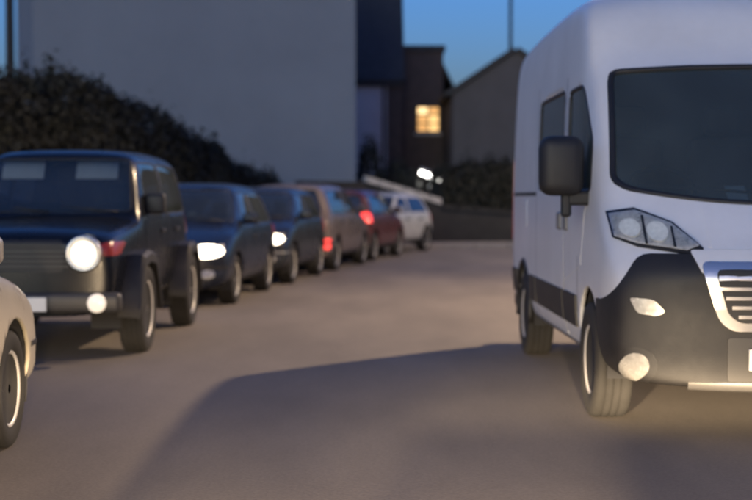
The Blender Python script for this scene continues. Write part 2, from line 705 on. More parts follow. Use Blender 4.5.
def wheel_meshes(r, w, style):
    key = (r, w, style)
    if key in WHEELS:
        return WHEELS[key]
    h = w / 2
    rr = r * (0.64 if style != 'van' else 0.60)
    tb = lathe([(-h * 0.80, rr), (-h * 0.97, rr + 0.012), (-h, r * 0.86), (-h * 0.93, r * 0.955), (-h * 0.80, r * 0.99), (-h * 0.45, r),
                (-h * 0.42, r - 0.008), (-h * 0.36, r - 0.008), (-h * 0.33, r), (-h * 0.05, r), (-h * 0.03, r - 0.008), (h * 0.03, r - 0.008),
                (h * 0.05, r), (h * 0.33, r), (h * 0.36, r - 0.008), (h * 0.42, r - 0.008), (h * 0.45, r), (h * 0.80, r * 0.99),
                (h * 0.93, r * 0.955), (h, r * 0.86), (h * 0.97, rr + 0.012), (h * 0.80, rr)], 36)
    tyre = mesh_of(tb, 'tyre')
    # rim: outer side is +x
    rb = lathe([(-h * 0.7, rr * 0.99), (h * 0.82, rr * 0.99), (h * 0.86, rr * 1.03), (h * 0.90, rr), (h * 0.80, rr * 0.93), (h * 0.25, rr * 0.86), (-h * 0.6, rr * 0.84)], 36)
    for f in list(rb.faces):
        if len(f.verts) > 10:
            rb.faces.remove(f)
    if style == 'van':
        d = lathe([(h * 0.30, rr * 0.88), (h * 0.62, rr * 0.78), (h * 0.70, rr * 0.62), (h * 0.52, rr * 0.40), (h * 0.60, rr * 0.30), (h * 0.62, 0.02)], 36)
        tmp = mesh_of(d)
        rb.from_mesh(tmp)
        for k in range(10):
            t = 2 * math.pi * k / 10
            mtx = Matrix.Rotation(t, 4, 'X')
            box(h * 0.50, h * 0.74, -0.016, 0.016, rr * 0.60, rr * 0.80, 0.005, 1, rb, mtx)
    else:
        ns = 5 if style == 'five' else 7
        for k in range(ns):
            t = 2 * math.pi * k / ns
            mtx = Matrix.Rotation(t, 4, 'X')
            wv = rr * (0.13 if ns == 5 else 0.09)
            vs = [rb.verts.new(mtx @ Vector(p)) for p in [
                (h * 0.45, -wv * 1.2, rr * 0.12), (h * 0.45, wv * 1.2, rr * 0.12), (h * 0.55, wv, rr * 0.93), (h * 0.55, -wv, rr * 0.93),
                (h * 0.72, -wv * 0.9, rr * 0.12), (h * 0.72, wv * 0.9, rr * 0.12), (h * 0.78, wv * 0.7, rr * 0.93), (h * 0.78, -wv * 0.7, rr * 0.93)]]
            for q in [(3, 2, 1, 0), (4, 5, 6, 7), (0, 1, 5, 4), (1, 2, 6, 5), (2, 3, 7, 6), (3, 0, 4, 7)]:
                rb.faces.new([vs[i] for i in q])
        tmp = mesh_of(lathe([(h * 0.40, rr * 0.22), (h * 0.76, rr * 0.20), (h * 0.80, rr * 0.12), (h * 0.80, 0.005)], 20))
        rb.from_mesh(tmp)
    bmesh.ops.recalc_face_normals(rb, faces=rb.faces)
    rim = mesh_of(rb, 'rim')
    hub = mesh_of(lathe([(-h * 0.9, 0.02), (-h * 0.9, rr * 0.75), (-h * 0.2, rr * 0.78), (h * 0.15, rr * 0.70), (h * 0.15, 0.02)], 28), 'wheel')
    for me in (tyre, rim, hub):
        for p in me.polygons:
            p.use_smooth = True
    WHEELS[key] = (hub, tyre, rim)
    return WHEELS[key]


def wheel(parent, x, y, r, w, style, rim_mat):
    hub, tyre, rim = wheel_meshes(r, w, style)
    o = obj('wheel', hub, M_HUB, parent)
    o.location = (x, y, r)
    if x < 0:
        o.rotation_euler = (random.random() * 0, 0, math.pi)
    obj('tyre', tyre, M_RUBBER, o)
    rm = obj('rim', rim, None, o)
    if not rm.data.materials:
        rm.data.materials.append(rim_mat)
    return o


def seat_mesh():
    bm = box(-0.25, 0.25, -0.25, 0.25, 0.0, 0.16, 0.05)
    box(-0.24, 0.24, 0.17, 0.31, 0.12, 0.74, 0.06, 2, bm)
    box(-0.13, 0.13, 0.20, 0.30, 0.75, 0.95, 0.04, 2, bm)
    return mesh_of(bm, 'seat')


SEAT = seat_mesh()


def mirror_mesh(sx, big=False):
    bm = bmesh.new()
    if big:
        box(sx * 0.02 if sx > 0 else -0.36, 0.36 if sx > 0 else -0.02, 0, 0, 0, 0, 0, 1, bm)
    return bm


# ------------------------------------------------------------------ cars
def build_car(name, label, colour, P, loc, heading, group=None):
    """P: dict of proportions. Local frame: front bumper at y=0 facing -y, rear at y=L, ground z=0."""
    L, H, hw = P['L'], P['H'], P['W'] / 2
    hc, hf, belt = P['cowl_z'], P['hood_z'], P['belt']
    yc, yt = P['cowl_y'], P['roof_y']
    yr = P['roof_end']
    zb = P.get('clear', 0.22)
    rear_z = P.get('rear_z', belt + 0.02)
    ya, wb, wr = P['axle'], P['wb'], P['wr']
    box_shape = P.get('boxy', 0.0)
    root = empty(name, loc, heading)
    tag(root, label, P.get('cat', 'car'), group)

    def ring(w, top, b, up=False, zlow=zb):
        b = min(b, top - 0.03)
        mid = zlow + (b - zlow) * 0.52
        if up:
            k5 = 0.74 + 0.10 * box_shape
            return [(0, zlow), (w * 0.80, zlow), (w * 0.965, zlow + 0.07), (w * 1.0, mid), (w * 0.975, b),
                    (w * (0.5 * (0.975 + k5)) , b + (top - 0.06 - b) * 0.55), (w * k5, top - 0.06), (w * (k5 - 0.2), top - 0.008), (0, top)]
        return [(0, zlow), (w * 0.80, zlow), (w * 0.965, zlow + 0.07), (w * 1.0, mid), (w * 0.975, b),
                (w * 0.93, b + (top - b) * 0.35), (w * 0.84, b + (top - b) * 0.72), (w * 0.55, top), (0, top + 0.015)]
    st = [(0.0, ring(hw * 0.90, hf - 0.10, hf - 0.18)),
          (0.05, ring(hw * 0.96, hf - 0.03, hf - 0.12)),
          (0.22, ring(hw * 0.985, hf + 0.03, hf - 0.07)),
          (yc * 0.6, ring(hw, hf + (hc - hf) * 0.66, belt - 0.10)),
          (yc - 0.06, ring(hw, hc - 0.02, belt - 0.05)),
          (yc + 0.03, ring(hw, hc + 0.03, belt - 0.03)),
          (yc + (yt - yc) * 0.55, ring(hw, hc + (H - hc) * 0.60, belt, True)),
          (yt - 0.02, ring(hw, H - 0.05, belt, True)),
          (yt + 0.22, ring(hw, H - 0.01, belt, True)),
          ((yt + yr) * 0.5 + 0.1, ring(hw, H, belt + 0.01, True)),
          (yr - 0.12, ring(hw, H - 0.03, belt + 0.02, True)),
          (yr, ring(hw, H - 0.07, belt + 0.02, True))]
    ye = P.get('rear_glass_end', L - 0.12)
    st += [(ye - 0.04, ring(hw * 0.985, rear_z + 0.05, belt)),
           (ye + 0.03 if ye < L - 0.25 else L - 0.07, ring(hw * 0.98, rear_z - 0.02, belt - 0.03)),
           (L - 0.05, ring(hw * 0.95, rear_z - 0.07, belt - 0.10)),
           (L, ring(hw * 0.90, rear_z - 0.16, belt - 0.2))]
    bm = loft(st, P.get('level', 2))
    fit(bm, hw, 0, L, zb, H)
    pr = P.get('nose_round', 0.17)
    for v in bm.verts:
        if v.co.y < 0.6:
            v.co.y += pr * (abs(v.co.x) / hw) ** 2.4 * (1 - v.co.y / 0.6)
            if v.co.y < 0.3 and v.co.z < 0.42:
                v.co.y -= 0.02
        if v.co.y > L - 0.5:
            v.co.y -= 0.12 * (abs(v.co.x) / hw) ** 2.6 * (1 - (L - v.co.y) / 0.5)
    bm.normal_update()
    # wheel openings
    for yy in (ya, ya + wb):
        for sx in (-1, 1):
            F = cut(bm, circle(yy, wr + 0.01, wr + 0.055, n=22), 'x', lambda c, n, sx=sx: c.x * sx > hw * 0.70 and c.z < wr * 2.4)
            hole(bm, F)
    # glazing
    sh = 0.05
    zt = H - 0.10
    k5 = 0.74 + 0.10 * box_shape
    win = rounded([(-hw * 0.86, hc + sh), (0, hc + sh - 0.015), (hw * 0.86, hc + sh), (hw * (k5 - 0.05), zt), (-hw * (k5 - 0.05), zt)], 0.05)
    F = cut(bm, win, 'y', lambda c, n: n.y < -0.12 and c.z > hc and c.y < yt + 0.3 and abs(n.x) < 0.8)
    p = patch(bm, F, -0.006, 0, 'windscreen', M_GLASS, root)
    hole(bm, F)
    if p:
        seal(p, p)
        wp = tube([(-hw * 0.05, yc + 0.0, hc + 0.045), (-hw * 0.4, yc + 0.035, hc + 0.075), (-hw * 0.72, yc + 0.09, hc + 0.075)], 0.008, 6)
        obj('wiper', mesh_of(wp), M_BLACKPLASTIC, root, True)
        wp = tube([(hw * 0.72, yc + 0.02, hc + 0.045), (hw * 0.4, yc + 0.03, hc + 0.07), (hw * 0.05, yc + 0.05, hc + 0.085)], 0.008, 6)
        obj('wiper', mesh_of(wp), M_BLACKPLASTIC, root, True)
    bp = P.get('b_pillar', yc + (yr - yc) * 0.50)
    wins = [[(yc + 0.36, belt + 0.045), (bp - 0.05, belt + 0.045), (bp - 0.05, H - 0.13), (yt + 0.06, H - 0.13)],
            [(bp + 0.05, belt + 0.045), (yr - 0.10 + P.get('qx', 0.0), belt + 0.05), (yr - 0.22 + P.get('qx', 0.0), H - 0.14), (bp + 0.05, H - 0.13)]]
    for sx in (-1, 1):
        for wp in wins:
            F = cut(bm, rounded(wp, 0.06), 'x', lambda c, n, sx=sx: n.x * sx > 0.35 and c.z > belt - 0.05)
            p = patch(bm, F, -0.006, 0, 'side_window', M_GLASS, root)
            hole(bm, F)
            if p:
                seal(p, p)
    rwb = rear_z + 0.06
    rw = rounded([(-hw * 0.80, rwb), (hw * 0.80, rwb), (hw * (k5 - 0.10), H - 0.12), (-hw * (k5 - 0.10), H - 0.12)], 0.06)
    F = cut(bm, rw, 'y', lambda c, n: n.y > 0.2 and c.z > rear_z - 0.1 and abs(n.x) < 0.8)
    p = patch(bm, F, -0.006, 0, 'rear_window', M_GLASS, root)
    hole(bm, F)
    if p:
        seal(p, p)
    # doors as slightly raised panels, handles
    door_polys = [[(ya + wr + 0.16, zb + 0.16), (bp, zb + 0.16), (bp, belt + 0.005), (yc + 0.20, belt + 0.005)],
                  [(bp + 0.014, zb + 0.16), (ya + wb - wr - 0.08, zb + 0.16), (ya + wb - 0.02, wr * 2 + 0.13), (yr - 0.25, belt + 0.005), (bp + 0.014, belt + 0.005)]]
    pm = paint('paint_' + P['paint'], colour)
    for sx in (-1, 1):
        for dp in door_polys:
            F = cut(bm, rounded(dp, 0.03, 2), 'x', lambda c, n, sx=sx: n.x * sx > 0.35 and c.z < belt + 0.05)
            p = patch(bm, F, 0.004, 0.004, 'door', pm, root)
            if p:
                yh = max(q[0] for q in dp) - 0.22 if dp is door_polys[0] else bp + 0.62
                h = boxo('handle', -0.022, 0.022, yh - 0.09, yh + 0.09, belt - 0.13, belt - 0.095, M_BLACKPLASTIC, p, 0.01)
                h.location = (sx * (hw * 0.995), 0, 0)
    # front: lamps, grille, intake, plate
    front = lambda c, n: n.y < -0.05 and c.y < 0.55
    lm = P.get('lamp', 'lit')  # lit and dim choose materials with reflected light painted as glow
    lmat = {'lit': M_GLINT, 'dim': M_GLINTDIM, 'off': M_BOWL}[lm]
    hz = P['lamp_z']
    if P.get('grille', True):
        F = cut(bm, rounded(P.get('grille_poly', [(-0.42, hz - 0.14), (0.42, hz - 0.14), (0.46, hz + 0.03), (-0.46, hz + 0.03)]), 0.03), 'y', front)
        g = patch(bm, F, 0.003, 0.003, 'grille', M_BLACKPLASTIC, root)
        for k in range(4):
            zz = hz - 0.11 + k * 0.04
            F = cut(bm, [(-0.41, zz), (0.41, zz), (0.41, zz + 0.014), (-0.41, zz + 0.014)], 'y', front)
            patch(bm, F, 0.012, 0.01, 'grille_bar', P.get('bar_mat', M_GREYPLASTIC), g)
        F = cut(bm, rounded([(-0.52, zb + 0.08), (0.52, zb + 0.08), (0.58, zb + 0.2), (-0.58, zb + 0.2)], 0.03), 'y', front)
        patch(bm, F, 0.003, 0.003, 'air_intake', M_BLACKPLASTIC, root)
    if P.get('grille', True) and not P.get('bull_bumper'):
        F = cut(bm, [(-hw, hz - 0.20), (hw, hz - 0.20), (hw, hz - 0.175), (-hw, hz - 0.175)], 'y', lambda c, n: c.y < 0.42)
        patch(bm, F, 0.008, 0.008, 'bumper_trim', P.get('trim', M_BLACKPLASTIC), root)
    for sx in (-1, 1):
        if P.get('round_lamp'):
            cx = sx * P['lamp_x']
            yb = P.get('nose_round', 0.17) * (P['lamp_x'] / hw) ** 2.4 + 0.02
            hl = obj('headlight', mesh_of(lathe([(-0.015, 0.150), (-0.03, 0.146), (-0.045, 0.122), (0.10, 0.126), (0.10, 0.15)], 28, 'Y')), M_CHROME, root, True)
            hl.location = (cx, yb - 0.02, hz)
            obj('lens', mesh_of(lathe([(-0.025, 0.120), (-0.040, 0.09), (-0.048, 0.05), (-0.05, 0.004)], 28, 'Y')), M_GLINTROUND, hl, True)
            F = cut(bm, rounded([(sx * (hw - 0.15), hz - 0.02), (sx * (hw - 0.02), hz - 0.02), (sx * (hw - 0.02), hz + 0.09), (sx * (hw - 0.15), hz + 0.07)], 0.02), 'y', lambda c, n: c.y < 0.55)
            patch(bm, F, 0.012, 0.012, 'indicator', M_INDIC, root)
        else:
            a, b = P['lamp_x'] - 0.20, P['lamp_x'] + 0.16
            hp = rounded([(sx * a, hz - 0.065), (sx * (a + 0.22), hz - 0.085), (sx * b, hz - 0.02), (sx * (b + 0.03), hz + 0.085), (sx * (a + 0.12), hz + 0.06)], 0.025)
            F = cut(bm, hp, 'y', lambda c, n: c.y < 0.75 and n.y < 0.1)
            hl = patch(bm, F, 0.004, 0.004, 'headlight', M_BOWL, root)
            if hl:
                F = cut(bm, circle(sx * (P['lamp_x'] - 0.0), hz, 0.20, 0.08, 16), 'y', lambda c, n: c.y < 0.75 and n.y < 0.1)
                patch(bm, F, 0.010, 0.003, 'lamp', lmat, hl)
                F = cut(bm, hp, 'y', lambda c, n: c.y < 0.75 and n.y < 0.1)
                patch(bm, F, 0.016, 0, 'lens', M_LENS, hl)
        if P.get('bull_bumper'):
            continue
        F = cut(bm, circle(sx * P.get('fog_x', hw - 0.25), P.get('fog_z', 0.40), 0.085, 0.055, 14), 'y', front)
        patch(bm, F, 0.008, 0.008, 'fog_lamp', P.get('fog', M_FOG), root)
    # number plates
    pzc = P.get('plate_z', 0.45)
    pl = boxo('number_plate', -0.26, 0.26, -0.012, 0.0, pzc - 0.056, pzc + 0.056, M_PLATE, root, 0.004)
    pl.location.y = -0.115 if P.get('bull_bumper') else -0.012
    rz2 = P.get('rear_plate_z', 0.62)
    pl = boxo('number_plate', -0.26, 0.26, 0.0, 0.012, rz2 - 0.056, rz2 + 0.056, M_PLATE, root, 0.004)
    pl.location.y = L + 0.004
    # rear lamps and bumper
    tz = P.get('tail_z', belt - 0.05)
    th = P.get('tail_h', 0.12)
    for sx in (-1, 1):
        tp = rounded([(sx * (hw - 0.26), tz - th), (sx * (hw + 0.03), tz - th), (sx * (hw + 0.03), tz + th), (sx * (hw - 0.22), tz + th)], 0.03)
        F = cut(bm, tp, 'y', lambda c, n: c.y > L - 0.22 and n.y > 0.1)
        patch(bm, F, 0.008, 0.008, 'tail_light', P.get('tail', M_REDREF), root)
        F = cut(bm, rounded([(sx * (hw - 0.36), 0.40), (sx * (hw - 0.14), 0.40), (sx * (hw - 0.14), 0.46), (sx * (hw - 0.36), 0.46)], 0.02), 'y', lambda c, n: c.y > L - 0.4 and n.y > 0)
        patch(bm, F, 0.008, 0.008, 'rear_reflector', P.get('reflector', M_REDREF), root)
    F = cut(bm, [(-hw, 0.50), (hw, 0.50), (hw, 0.545), (-hw, 0.545)], 'y', lambda c, n: c.y > L - 0.35)
    patch(bm, F, 0.008, 0.008, 'bumper_trim', M_BLACKPLASTIC, root)
    # black sills
    for sx in (-1, 1):
        F = cut(bm, [(ya + wr + 0.1, zb - 0.02), (ya + wb - wr - 0.1, zb - 0.02), (ya + wb - wr - 0.1, zb + 0.10), (ya + wr + 0.1, zb + 0.10)], 'x', lambda c, n, sx=sx: n.x * sx > 0.2)
        patch(bm, F, 0.006, 0.006, 'sill_trim', M_BLACKPLASTIC, root)
    finish_body(bm, 'body', pm, root)
    fl = P.get('flare', 0.0)
    if fl > 0:
        for yy in (ya, ya + wb):
            for sx in (-1, 1):
                fb = bmesh.new()
                rows = []
                prof = [(-1.25, 0.0), (-0.98, 0.52), (-0.62, 0.98), (0.0, 1.06), (0.62, 0.98), (0.98, 0.52), (1.25, 0.0)]
                ro = wr + 0.06
                for (py, pzz) in prof:
                    for k, (xx, dz) in enumerate(((hw - 0.04, 0.05), (hw + fl - 0.03, 0.05), (hw + fl, 0.02), (hw + fl, -0.05), (hw + fl - 0.03, -0.04), (hw - 0.04, -0.03))):
                        rows.append(fb.verts.new((sx * xx, yy + py * ro, wr + pzz * ro + dz)))
                for a in range(len(prof) - 1):
                    for k in range(6):
                        q = [rows[a * 6 + k], rows[a * 6 + (k + 1) % 6], rows[(a + 1) * 6 + (k + 1) % 6], rows[(a + 1) * 6 + k]]
                        fb.faces.new(q)
                fb.faces.new(rows[:6])
                fb.faces.new(rows[-6:])
                bmesh.ops.recalc_face_normals(fb, faces=fb.faces)
                fo = obj('wheel_arch_flare', mesh_of(fb), M_BUMPER, root)
                shade(fo, 30)
    if P.get('bull_bumper'):
        boxo('front_bumper', -0.84, 0.84, -0.10, 0.06, 0.40, 0.56, M_VALANCE, root, 0.035, True)
        for sx in (-1, 1):
            fo = obj('fog_lamp', mesh_of(lathe([(0.02, 0.075), (-0.02, 0.075), (-0.03, 0.06), (-0.035, 0.004)], 20, 'Y')), M_FOGGLINT, root, True)
            fo.location = (sx * 0.66, -0.10, 0.48)
    # mirrors
    for sx in (-1, 1):
        mb = box(-0.02, 0.17, -0.05, 0.07, 0.0, 0.14 + 0.05 * box_shape, 0.035, 3)
        box(-0.07, 0.02, -0.01, 0.05, 0.02, 0.06, 0.012, 1, mb)
        mo = obj('mirror', mesh_of(mb), P.get('mirror_mat', pm), root)
        shade(mo)
        mo.location = (sx * (hw * 0.96), yc + 0.40, belt + 0.05)
        mo.scale.x = sx
        mg = obj('mirror_glass', mesh_of(box(0.0, 0.15, 0.071, 0.075, 0.02, 0.12)), M_DARKGLASS, mo)
    # wheel liners, floor, interior
    for yy in (ya, ya + wb):
        for sx in (-1, 1):
            lb = bmesh.new()
            n = 18
            ro = wr + 0.062
            a0, a1 = -0.35, math.pi + 0.35
            rows = []
            for k in range(n + 1):
                t = a0 + (a1 - a0) * k / n
                rows.append([lb.verts.new((xx, yy + ro * math.cos(t), wr + 0.01 + ro * math.sin(t))) for xx in (sx * hw * 0.99 - sx * 0.025, sx * (hw * 0.64))])
            for k in range(n):
                lb.faces.new((rows[k][0], rows[k][1], rows[k + 1][1], rows[k + 1][0]))
            lb.faces.new([r_[1] for r_ in rows])
            obj('wheel_arch_liner', mesh_of(lb), M_INT, root)
    boxo('dashboard', -hw * 0.84, hw * 0.84, yc + 0.08, yc + 0.42, belt - 0.22, hc + 0.02, M_INT, root, 0.05, True)
    for sx in (-1, 1):
        s_ = obj('seat', SEAT, M_SEAT, root)
        s_.location = (sx * 0.37, yc + 1.02, max(0.30, belt - 0.62))
    rb = box(-hw * 0.72, hw * 0.72, 0, 0.5, 0, 0.17, 0.05)
    box(-hw * 0.72, hw * 0.72, 0.42, 0.56, 0.12, 0.70, 0.05, 2, rb)
    s_ = obj('rear_bench', mesh_of(rb), M_SEAT, root)
    s_.location = (0, yc + 1.62, max(0.30, belt - 0.62))
    sw = []
    for k in range(18):
        t = 2 * math.pi * k / 18
        sw.append((0.37 + 0.185 * math.cos(t), yc + 0.55 + 0.07 * math.sin(t), belt + 0.0 + 0.17 * math.sin(t)))
    obj('steering_wheel', mesh_of(tube(sw, 0.014, 6, True)), M_INT, root, True)
    if P.get('visors'):
        for sx in (-1, 1):
            v_ = boxo('sun_visor', -0.19, 0.19, -0.008, 0.008, -0.20, 0.0, M_VISOR, root, 0.007)
            v_.location = (sx * 0.335 - 0.01, yt + 0.05, H - 0.105)
            v_.rotation_euler.x = R(-28)
    if P.get('rails'):
        for sx in (-1, 1):
            x = sx * hw * (k5 - 0.06)
            obj('roof_rail', mesh_of(tube([(x, yt + 0.25, H - 0.04), (x, yt + 0.33, H + 0.03), (x, yr - 0.4, H + 0.03), (x, yr - 0.32, H - 0.04)], 0.016, 8)), P.get('rail_mat', M_ZINC), root, True)
    for yy in (ya, ya + wb):
        for sx in (-1, 1):
            wheel(root, sx * (hw - 0.125 + P.get('flare', 0.0)), yy, wr, 0.21, P.get('style', 'five'), M_ALLOY)
    return root


HATCH = dict(L=3.95, H=1.49, W=1.74, cowl_z=0.98, hood_z=0.74, belt=0.93, cowl_y=0.98, roof_y=1.72, roof_end=3.55,
             axle=0.80, wb=2.50, wr=0.305, lamp_z=0.67, lamp_x=0.60, paint='x')


def car_at(d):
    """road-side line of the parked row: x and heading at a distance ahead (the street bends to the right)."""
    k = max(0.0, d - 11.0)
    return -1.80 + k * k / 170.0, k / 85.0


def park(name, label, colour, P, d0, facing='toward', dx=0.0, dh=0.0, group='cars parked along the left kerb'):
    """d0: distance of the end nearest the camera."""
    L, W = P['L'], P['W']
    dm = d0 + L / 2
    xs, h = car_at(dm)
    h += dh
    cx, cy = xs - W / 2 + dx, dm
    dirv = Vector((math.sin(h), math.cos(h), 0))
    if facing == 'toward':
        p = Vector((cx, cy, 0.004)) - dirv * (L / 2)
        return build_car(name, label, colour, P, p, -h, group)
    p = Vector((cx, cy, 0.004)) + dirv * (L / 2)
    return build_car(name, label, colour, P, p, math.pi - h, group)


# ------------------------------------------------------------------ ground, road, pavements
def sheet(name, pts, z, m):
    me = pyd(name, [(x, y, z) for x, y in pts], [tuple(range(len(pts)))])
    return struct(obj(name, me, m))


sheet('ground', [(-1500, -1500), (1500, -1500), (1500, 1500), (-1500, 1500)], -0.012, M_EARTH)


def left_kerb(d):
    x, h = car_at(d)
    return x - 2.02


kl = [(left_kerb(d), d) for d in [-30, -15, 0, 5, 10, 14, 18, 22, 26, 29, 32, 34]]
kl += [(left_kerb(35.6) + 0.1, 35.5), (0.7, 36.6), (2.2, 37.3), (4.0, 37.7), (8.0, 38.0), (14, 37.4), (26, 35.5), (45, 32)]
kr = [(4.35, -30), (4.35, 0), (4.35, 10), (4.6, 16), (5.4, 21), (7.2, 25), (10, 27.5), (14, 28.6), (26, 27.2), (45, 24)]
sheet('road', kl + kr[::-1], 0.004, M_ASPH)


def offset_line(line, off):
    out = []
    for i, p in enumerate(line):
        a = Vector(line[max(0, i - 1)])
        b = Vector(line[min(len(line) - 1, i + 1)])
        d = (b - a).normalized()
        n = Vector((-d.y, d.x))
        q = Vector(p) + n * off
        out.append((q.x, q.y))
    return out


def pavement(name, line, off):
    far = offset_line(line, off)
    near = offset_line(line, 0.125 if off > 0 else -0.125)
    n = len(line)
    vs = [(x, y, 0.118) for x, y in near] + [(x, y, 0.118) for x, y in far]
    fs = [(i, i + 1, n + i + 1, n + i) for i in range(n - 1)]
    if off > 0:
        fs = [f[::-1] for f in fs]
    me = pyd(name, vs, fs)
    return struct(obj(name, me, M_PAVE))


pavement('pavement', kl, 1.75)
pavement('pavement', kr, -1.8)


def kerb(line, side, dmin=2, dmax=60):
    root = struct(empty('kerb'))
    stone = mesh_of(box(-0.447, 0.447, 0, 0.125, -0.05, 0.125, 0.012, 2), 'kerb_stone')
    acc = []
    for i in range(len(line) - 1):
        a, b = Vector(line[i]), Vector(line[i + 1])
        n = max(1, int((b - a).length / 0.05))
        for k in range(n):
            acc.append(a.lerp(b, k / n))
    s, last = 0.0, acc[0]
    nextp = 0.45
    for i in range(1, len(acc)):
        s += (acc[i] - last).length
        last = acc[i]
        if s >= nextp:
            nextp += 0.905
            p = acc[i]
            if p.y < dmin or p.x > 22:
                continue
            t = (acc[min(i + 4, len(acc) - 1)] - acc[i - 4]).normalized()
            o = obj('kerb_stone', stone, M_KERB, root)
            o.location = (p.x, p.y, random.uniform(-0.004, 0.004))
            ang = math.atan2(t.y, t.x)
            if side > 0:
                o.rotation_euler = (0, 0, ang)
            else:
                o.rotation_euler = (0, 0, ang + math.pi)
    return root


kerb(kl, 1)
kerb(kr, -1)


# ------------------------------------------------------------------ buildings
def gable_house(name, label, loc, rz, w, dp, eave, ridge, wall_m, roof_m, axis='x', over=0.25, cat='house'):
    """front wall on local y=0 from x=0..w, depth along +y; ridge along axis."""
    root = empty(name, loc, rz)
    tag(root, label, cat)
    if axis == 'x':
        v = [(0, 0, 0), (w, 0, 0), (w, dp, 0), (0, dp, 0), (0, 0, eave), (w, 0, eave), (w, dp, eave), (0, dp, eave), (0, dp / 2, ridge), (w, dp / 2, ridge)]
        f = [(0, 1, 5, 4), (2, 3, 7, 6), (1, 2, 6, 9, 5), (3, 0, 4, 8, 7), (4, 5, 9, 8), (6, 7, 8, 9)]
    else:
        v = [(0, 0, 0), (w, 0, 0), (w, dp, 0), (0, dp, 0), (0, 0, eave), (w, 0, eave), (w, dp, eave), (0, dp, eave), (w / 2, 0, ridge), (w / 2, dp, ridge)]
        f = [(0, 1, 5, 8, 4), (2, 3, 7, 9, 6), (1, 2, 6, 5), (3, 0, 4, 7), (5, 6, 9, 8), (7, 4, 8, 9)]
    obj('wall', pyd('wall', v, f), wall_m, root)
    bm = bmesh.new()
    t = 0.14

    def slab(p0, p1, q0, q1):
        n = (Vector(p1) - Vector(p0)).cross(Vector(q0) - Vector(p0)).normalized()
        if n.z < 0:
            n = -n
        lo = [bm.verts.new(Vector(p) + n * 0.02) for p in (p0, p1, q1, q0)]
        hi = [bm.verts.new(Vector(p) + n * (0.02 + t)) for p in (p0, p1, q1, q0)]
        for a in range(4):
            b = (a + 1) % 4
            bm.faces.new((lo[a], lo[b], hi[b], hi[a]))
        bm.faces.new(lo[::-1])
        bm.faces.new(hi)
    if axis == 'x':
        sl = (ridge - eave) / (dp / 2)
        slab((-over, -over, eave - over * sl), (w + over, -over, eave - over * sl), (-over, dp / 2, ridge), (w + over, dp / 2, ridge))
        slab((-over, dp + over, eave - over * sl), (w + over, dp + over, eave - over * sl), (-over, dp / 2, ridge), (w + over, dp / 2, ridge))
    else:
        sl = (ridge - eave) / (w / 2)
        slab((-over, -over, eave - over * sl), (-over, dp + over, eave - over * sl), (w / 2, -over, ridge), (w / 2, dp + over, ridge))
        slab((w + over, -over, eave - over * sl), (w + over, dp + over, eave - over * sl), (w / 2, -over, ridge), (w / 2, dp + over, ridge))
    bmesh.ops.recalc_face_normals(bm, faces=bm.faces)
    obj('roof', mesh_of(bm), roof_m, root)
    return root


def window(parent, x0, x1, z0, z1, pane_m, frame_m, y=0.0, bars=(1, 1)):
    bm = bmesh.new()
    t = 0.06
    box(x0, x1, y - 0.05, y + 0.0, z0, z0 + t, 0, 1, bm)
    box(x0, x1, y - 0.05, y + 0.0, z1 - t, z1, 0, 1, bm)
    box(x0, x0 + t, y - 0.052, y + 0.0, z0 + t, z1 - t, 0, 1, bm)
    box(x1 - t, x1, y - 0.052, y + 0.0, z0 + t, z1 - t, 0, 1, bm)
    nx, nz = bars
    for k in range(1, nx + 1):
        xx = x0 + (x1 - x0) * k / (nx + 1)
        box(xx - 0.025, xx + 0.025, y - 0.046, y, z0 + t, z1 - t, 0, 1, bm)
    for k in range(1, nz + 1):
        zz = z0 + (z1 - z0) * k / (nz + 1)
        box(x0 + t, x1 - t, y - 0.043, y, zz - 0.022, zz + 0.022, 0, 1, bm)
    w = obj('window', mesh_of(bm), frame_m, parent)
    for i in range(nx + 1):
        for j in range(nz + 1):
            a0 = x0 + (x1 - x0) * i / (nx + 1)
            a1 = x0 + (x1 - x0) * (i + 1) / (nx + 1)
            b0 = z0 + (z1 - z0) * j / (nz + 1)
            b1 = z0 + (z1 - z0) * (j + 1) / (nz + 1)
            obj('pane', mesh_of(box(a0 + 0.02, a1 - 0.02, y - 0.022, y - 0.012, b0 + 0.02, b1 - 0.02)), pane_m[(i * 2 + j * 2 + (j == 1)) % 3] if isinstance(pane_m, list) else pane_m, w)
    boxo('sill', x0 - 0.06, x1 + 0.06, y - 0.12, y - 0.002, z0 - 0.09, z0 - 0.004, M_COPING, w)
    return w


# large rendered gable end on the left
H1 = gable_house('rendered_house', 'large grey rendered house wall rising behind the dark hedge on the left', (-9.12, 40.0, 0), math.atan2(0.29, 1), 9.30, 9.0, 8.6, 12.0, M_RENDER, M_SLATE, 'y', 0.3)
boxo('plinth', -0.03, 9.33, -0.05, -0.001, 0, 0.5, M_DARKREN, H1)
# slate-roofed pale house just behind it
d2 = 51.0
x2a, x2b = px(340, d2), px(401, d2)
H2 = gable_house('pale_slate_house', 'pale house with deep dark slate roof peering out behind the big grey wall', (x2a - 5.0, d2, 0), 0, x2b - x2a + 5.0, 7.5, 5.55, 10.6, M_PALE, M_SLATE, 'x', 0.12)
wx = px(387, d2) - (x2a - 5.0)
boxo('brick_pier', wx, x2b - x2a + 5.0 + 0.03, -0.03, -0.001, 0, 5.5, M_BROWN, H2)
boxo('fascia', 0, x2b - x2a + 5.0, -0.16, -0.02, 5.28, 5.46, M_SLATE, H2)
obj('downpipe', mesh_of(tube([(wx - 0.12, -0.10, 0), (wx - 0.12, -0.10, 5.3)], 0.05, 8)), M_POLE, H2, True)
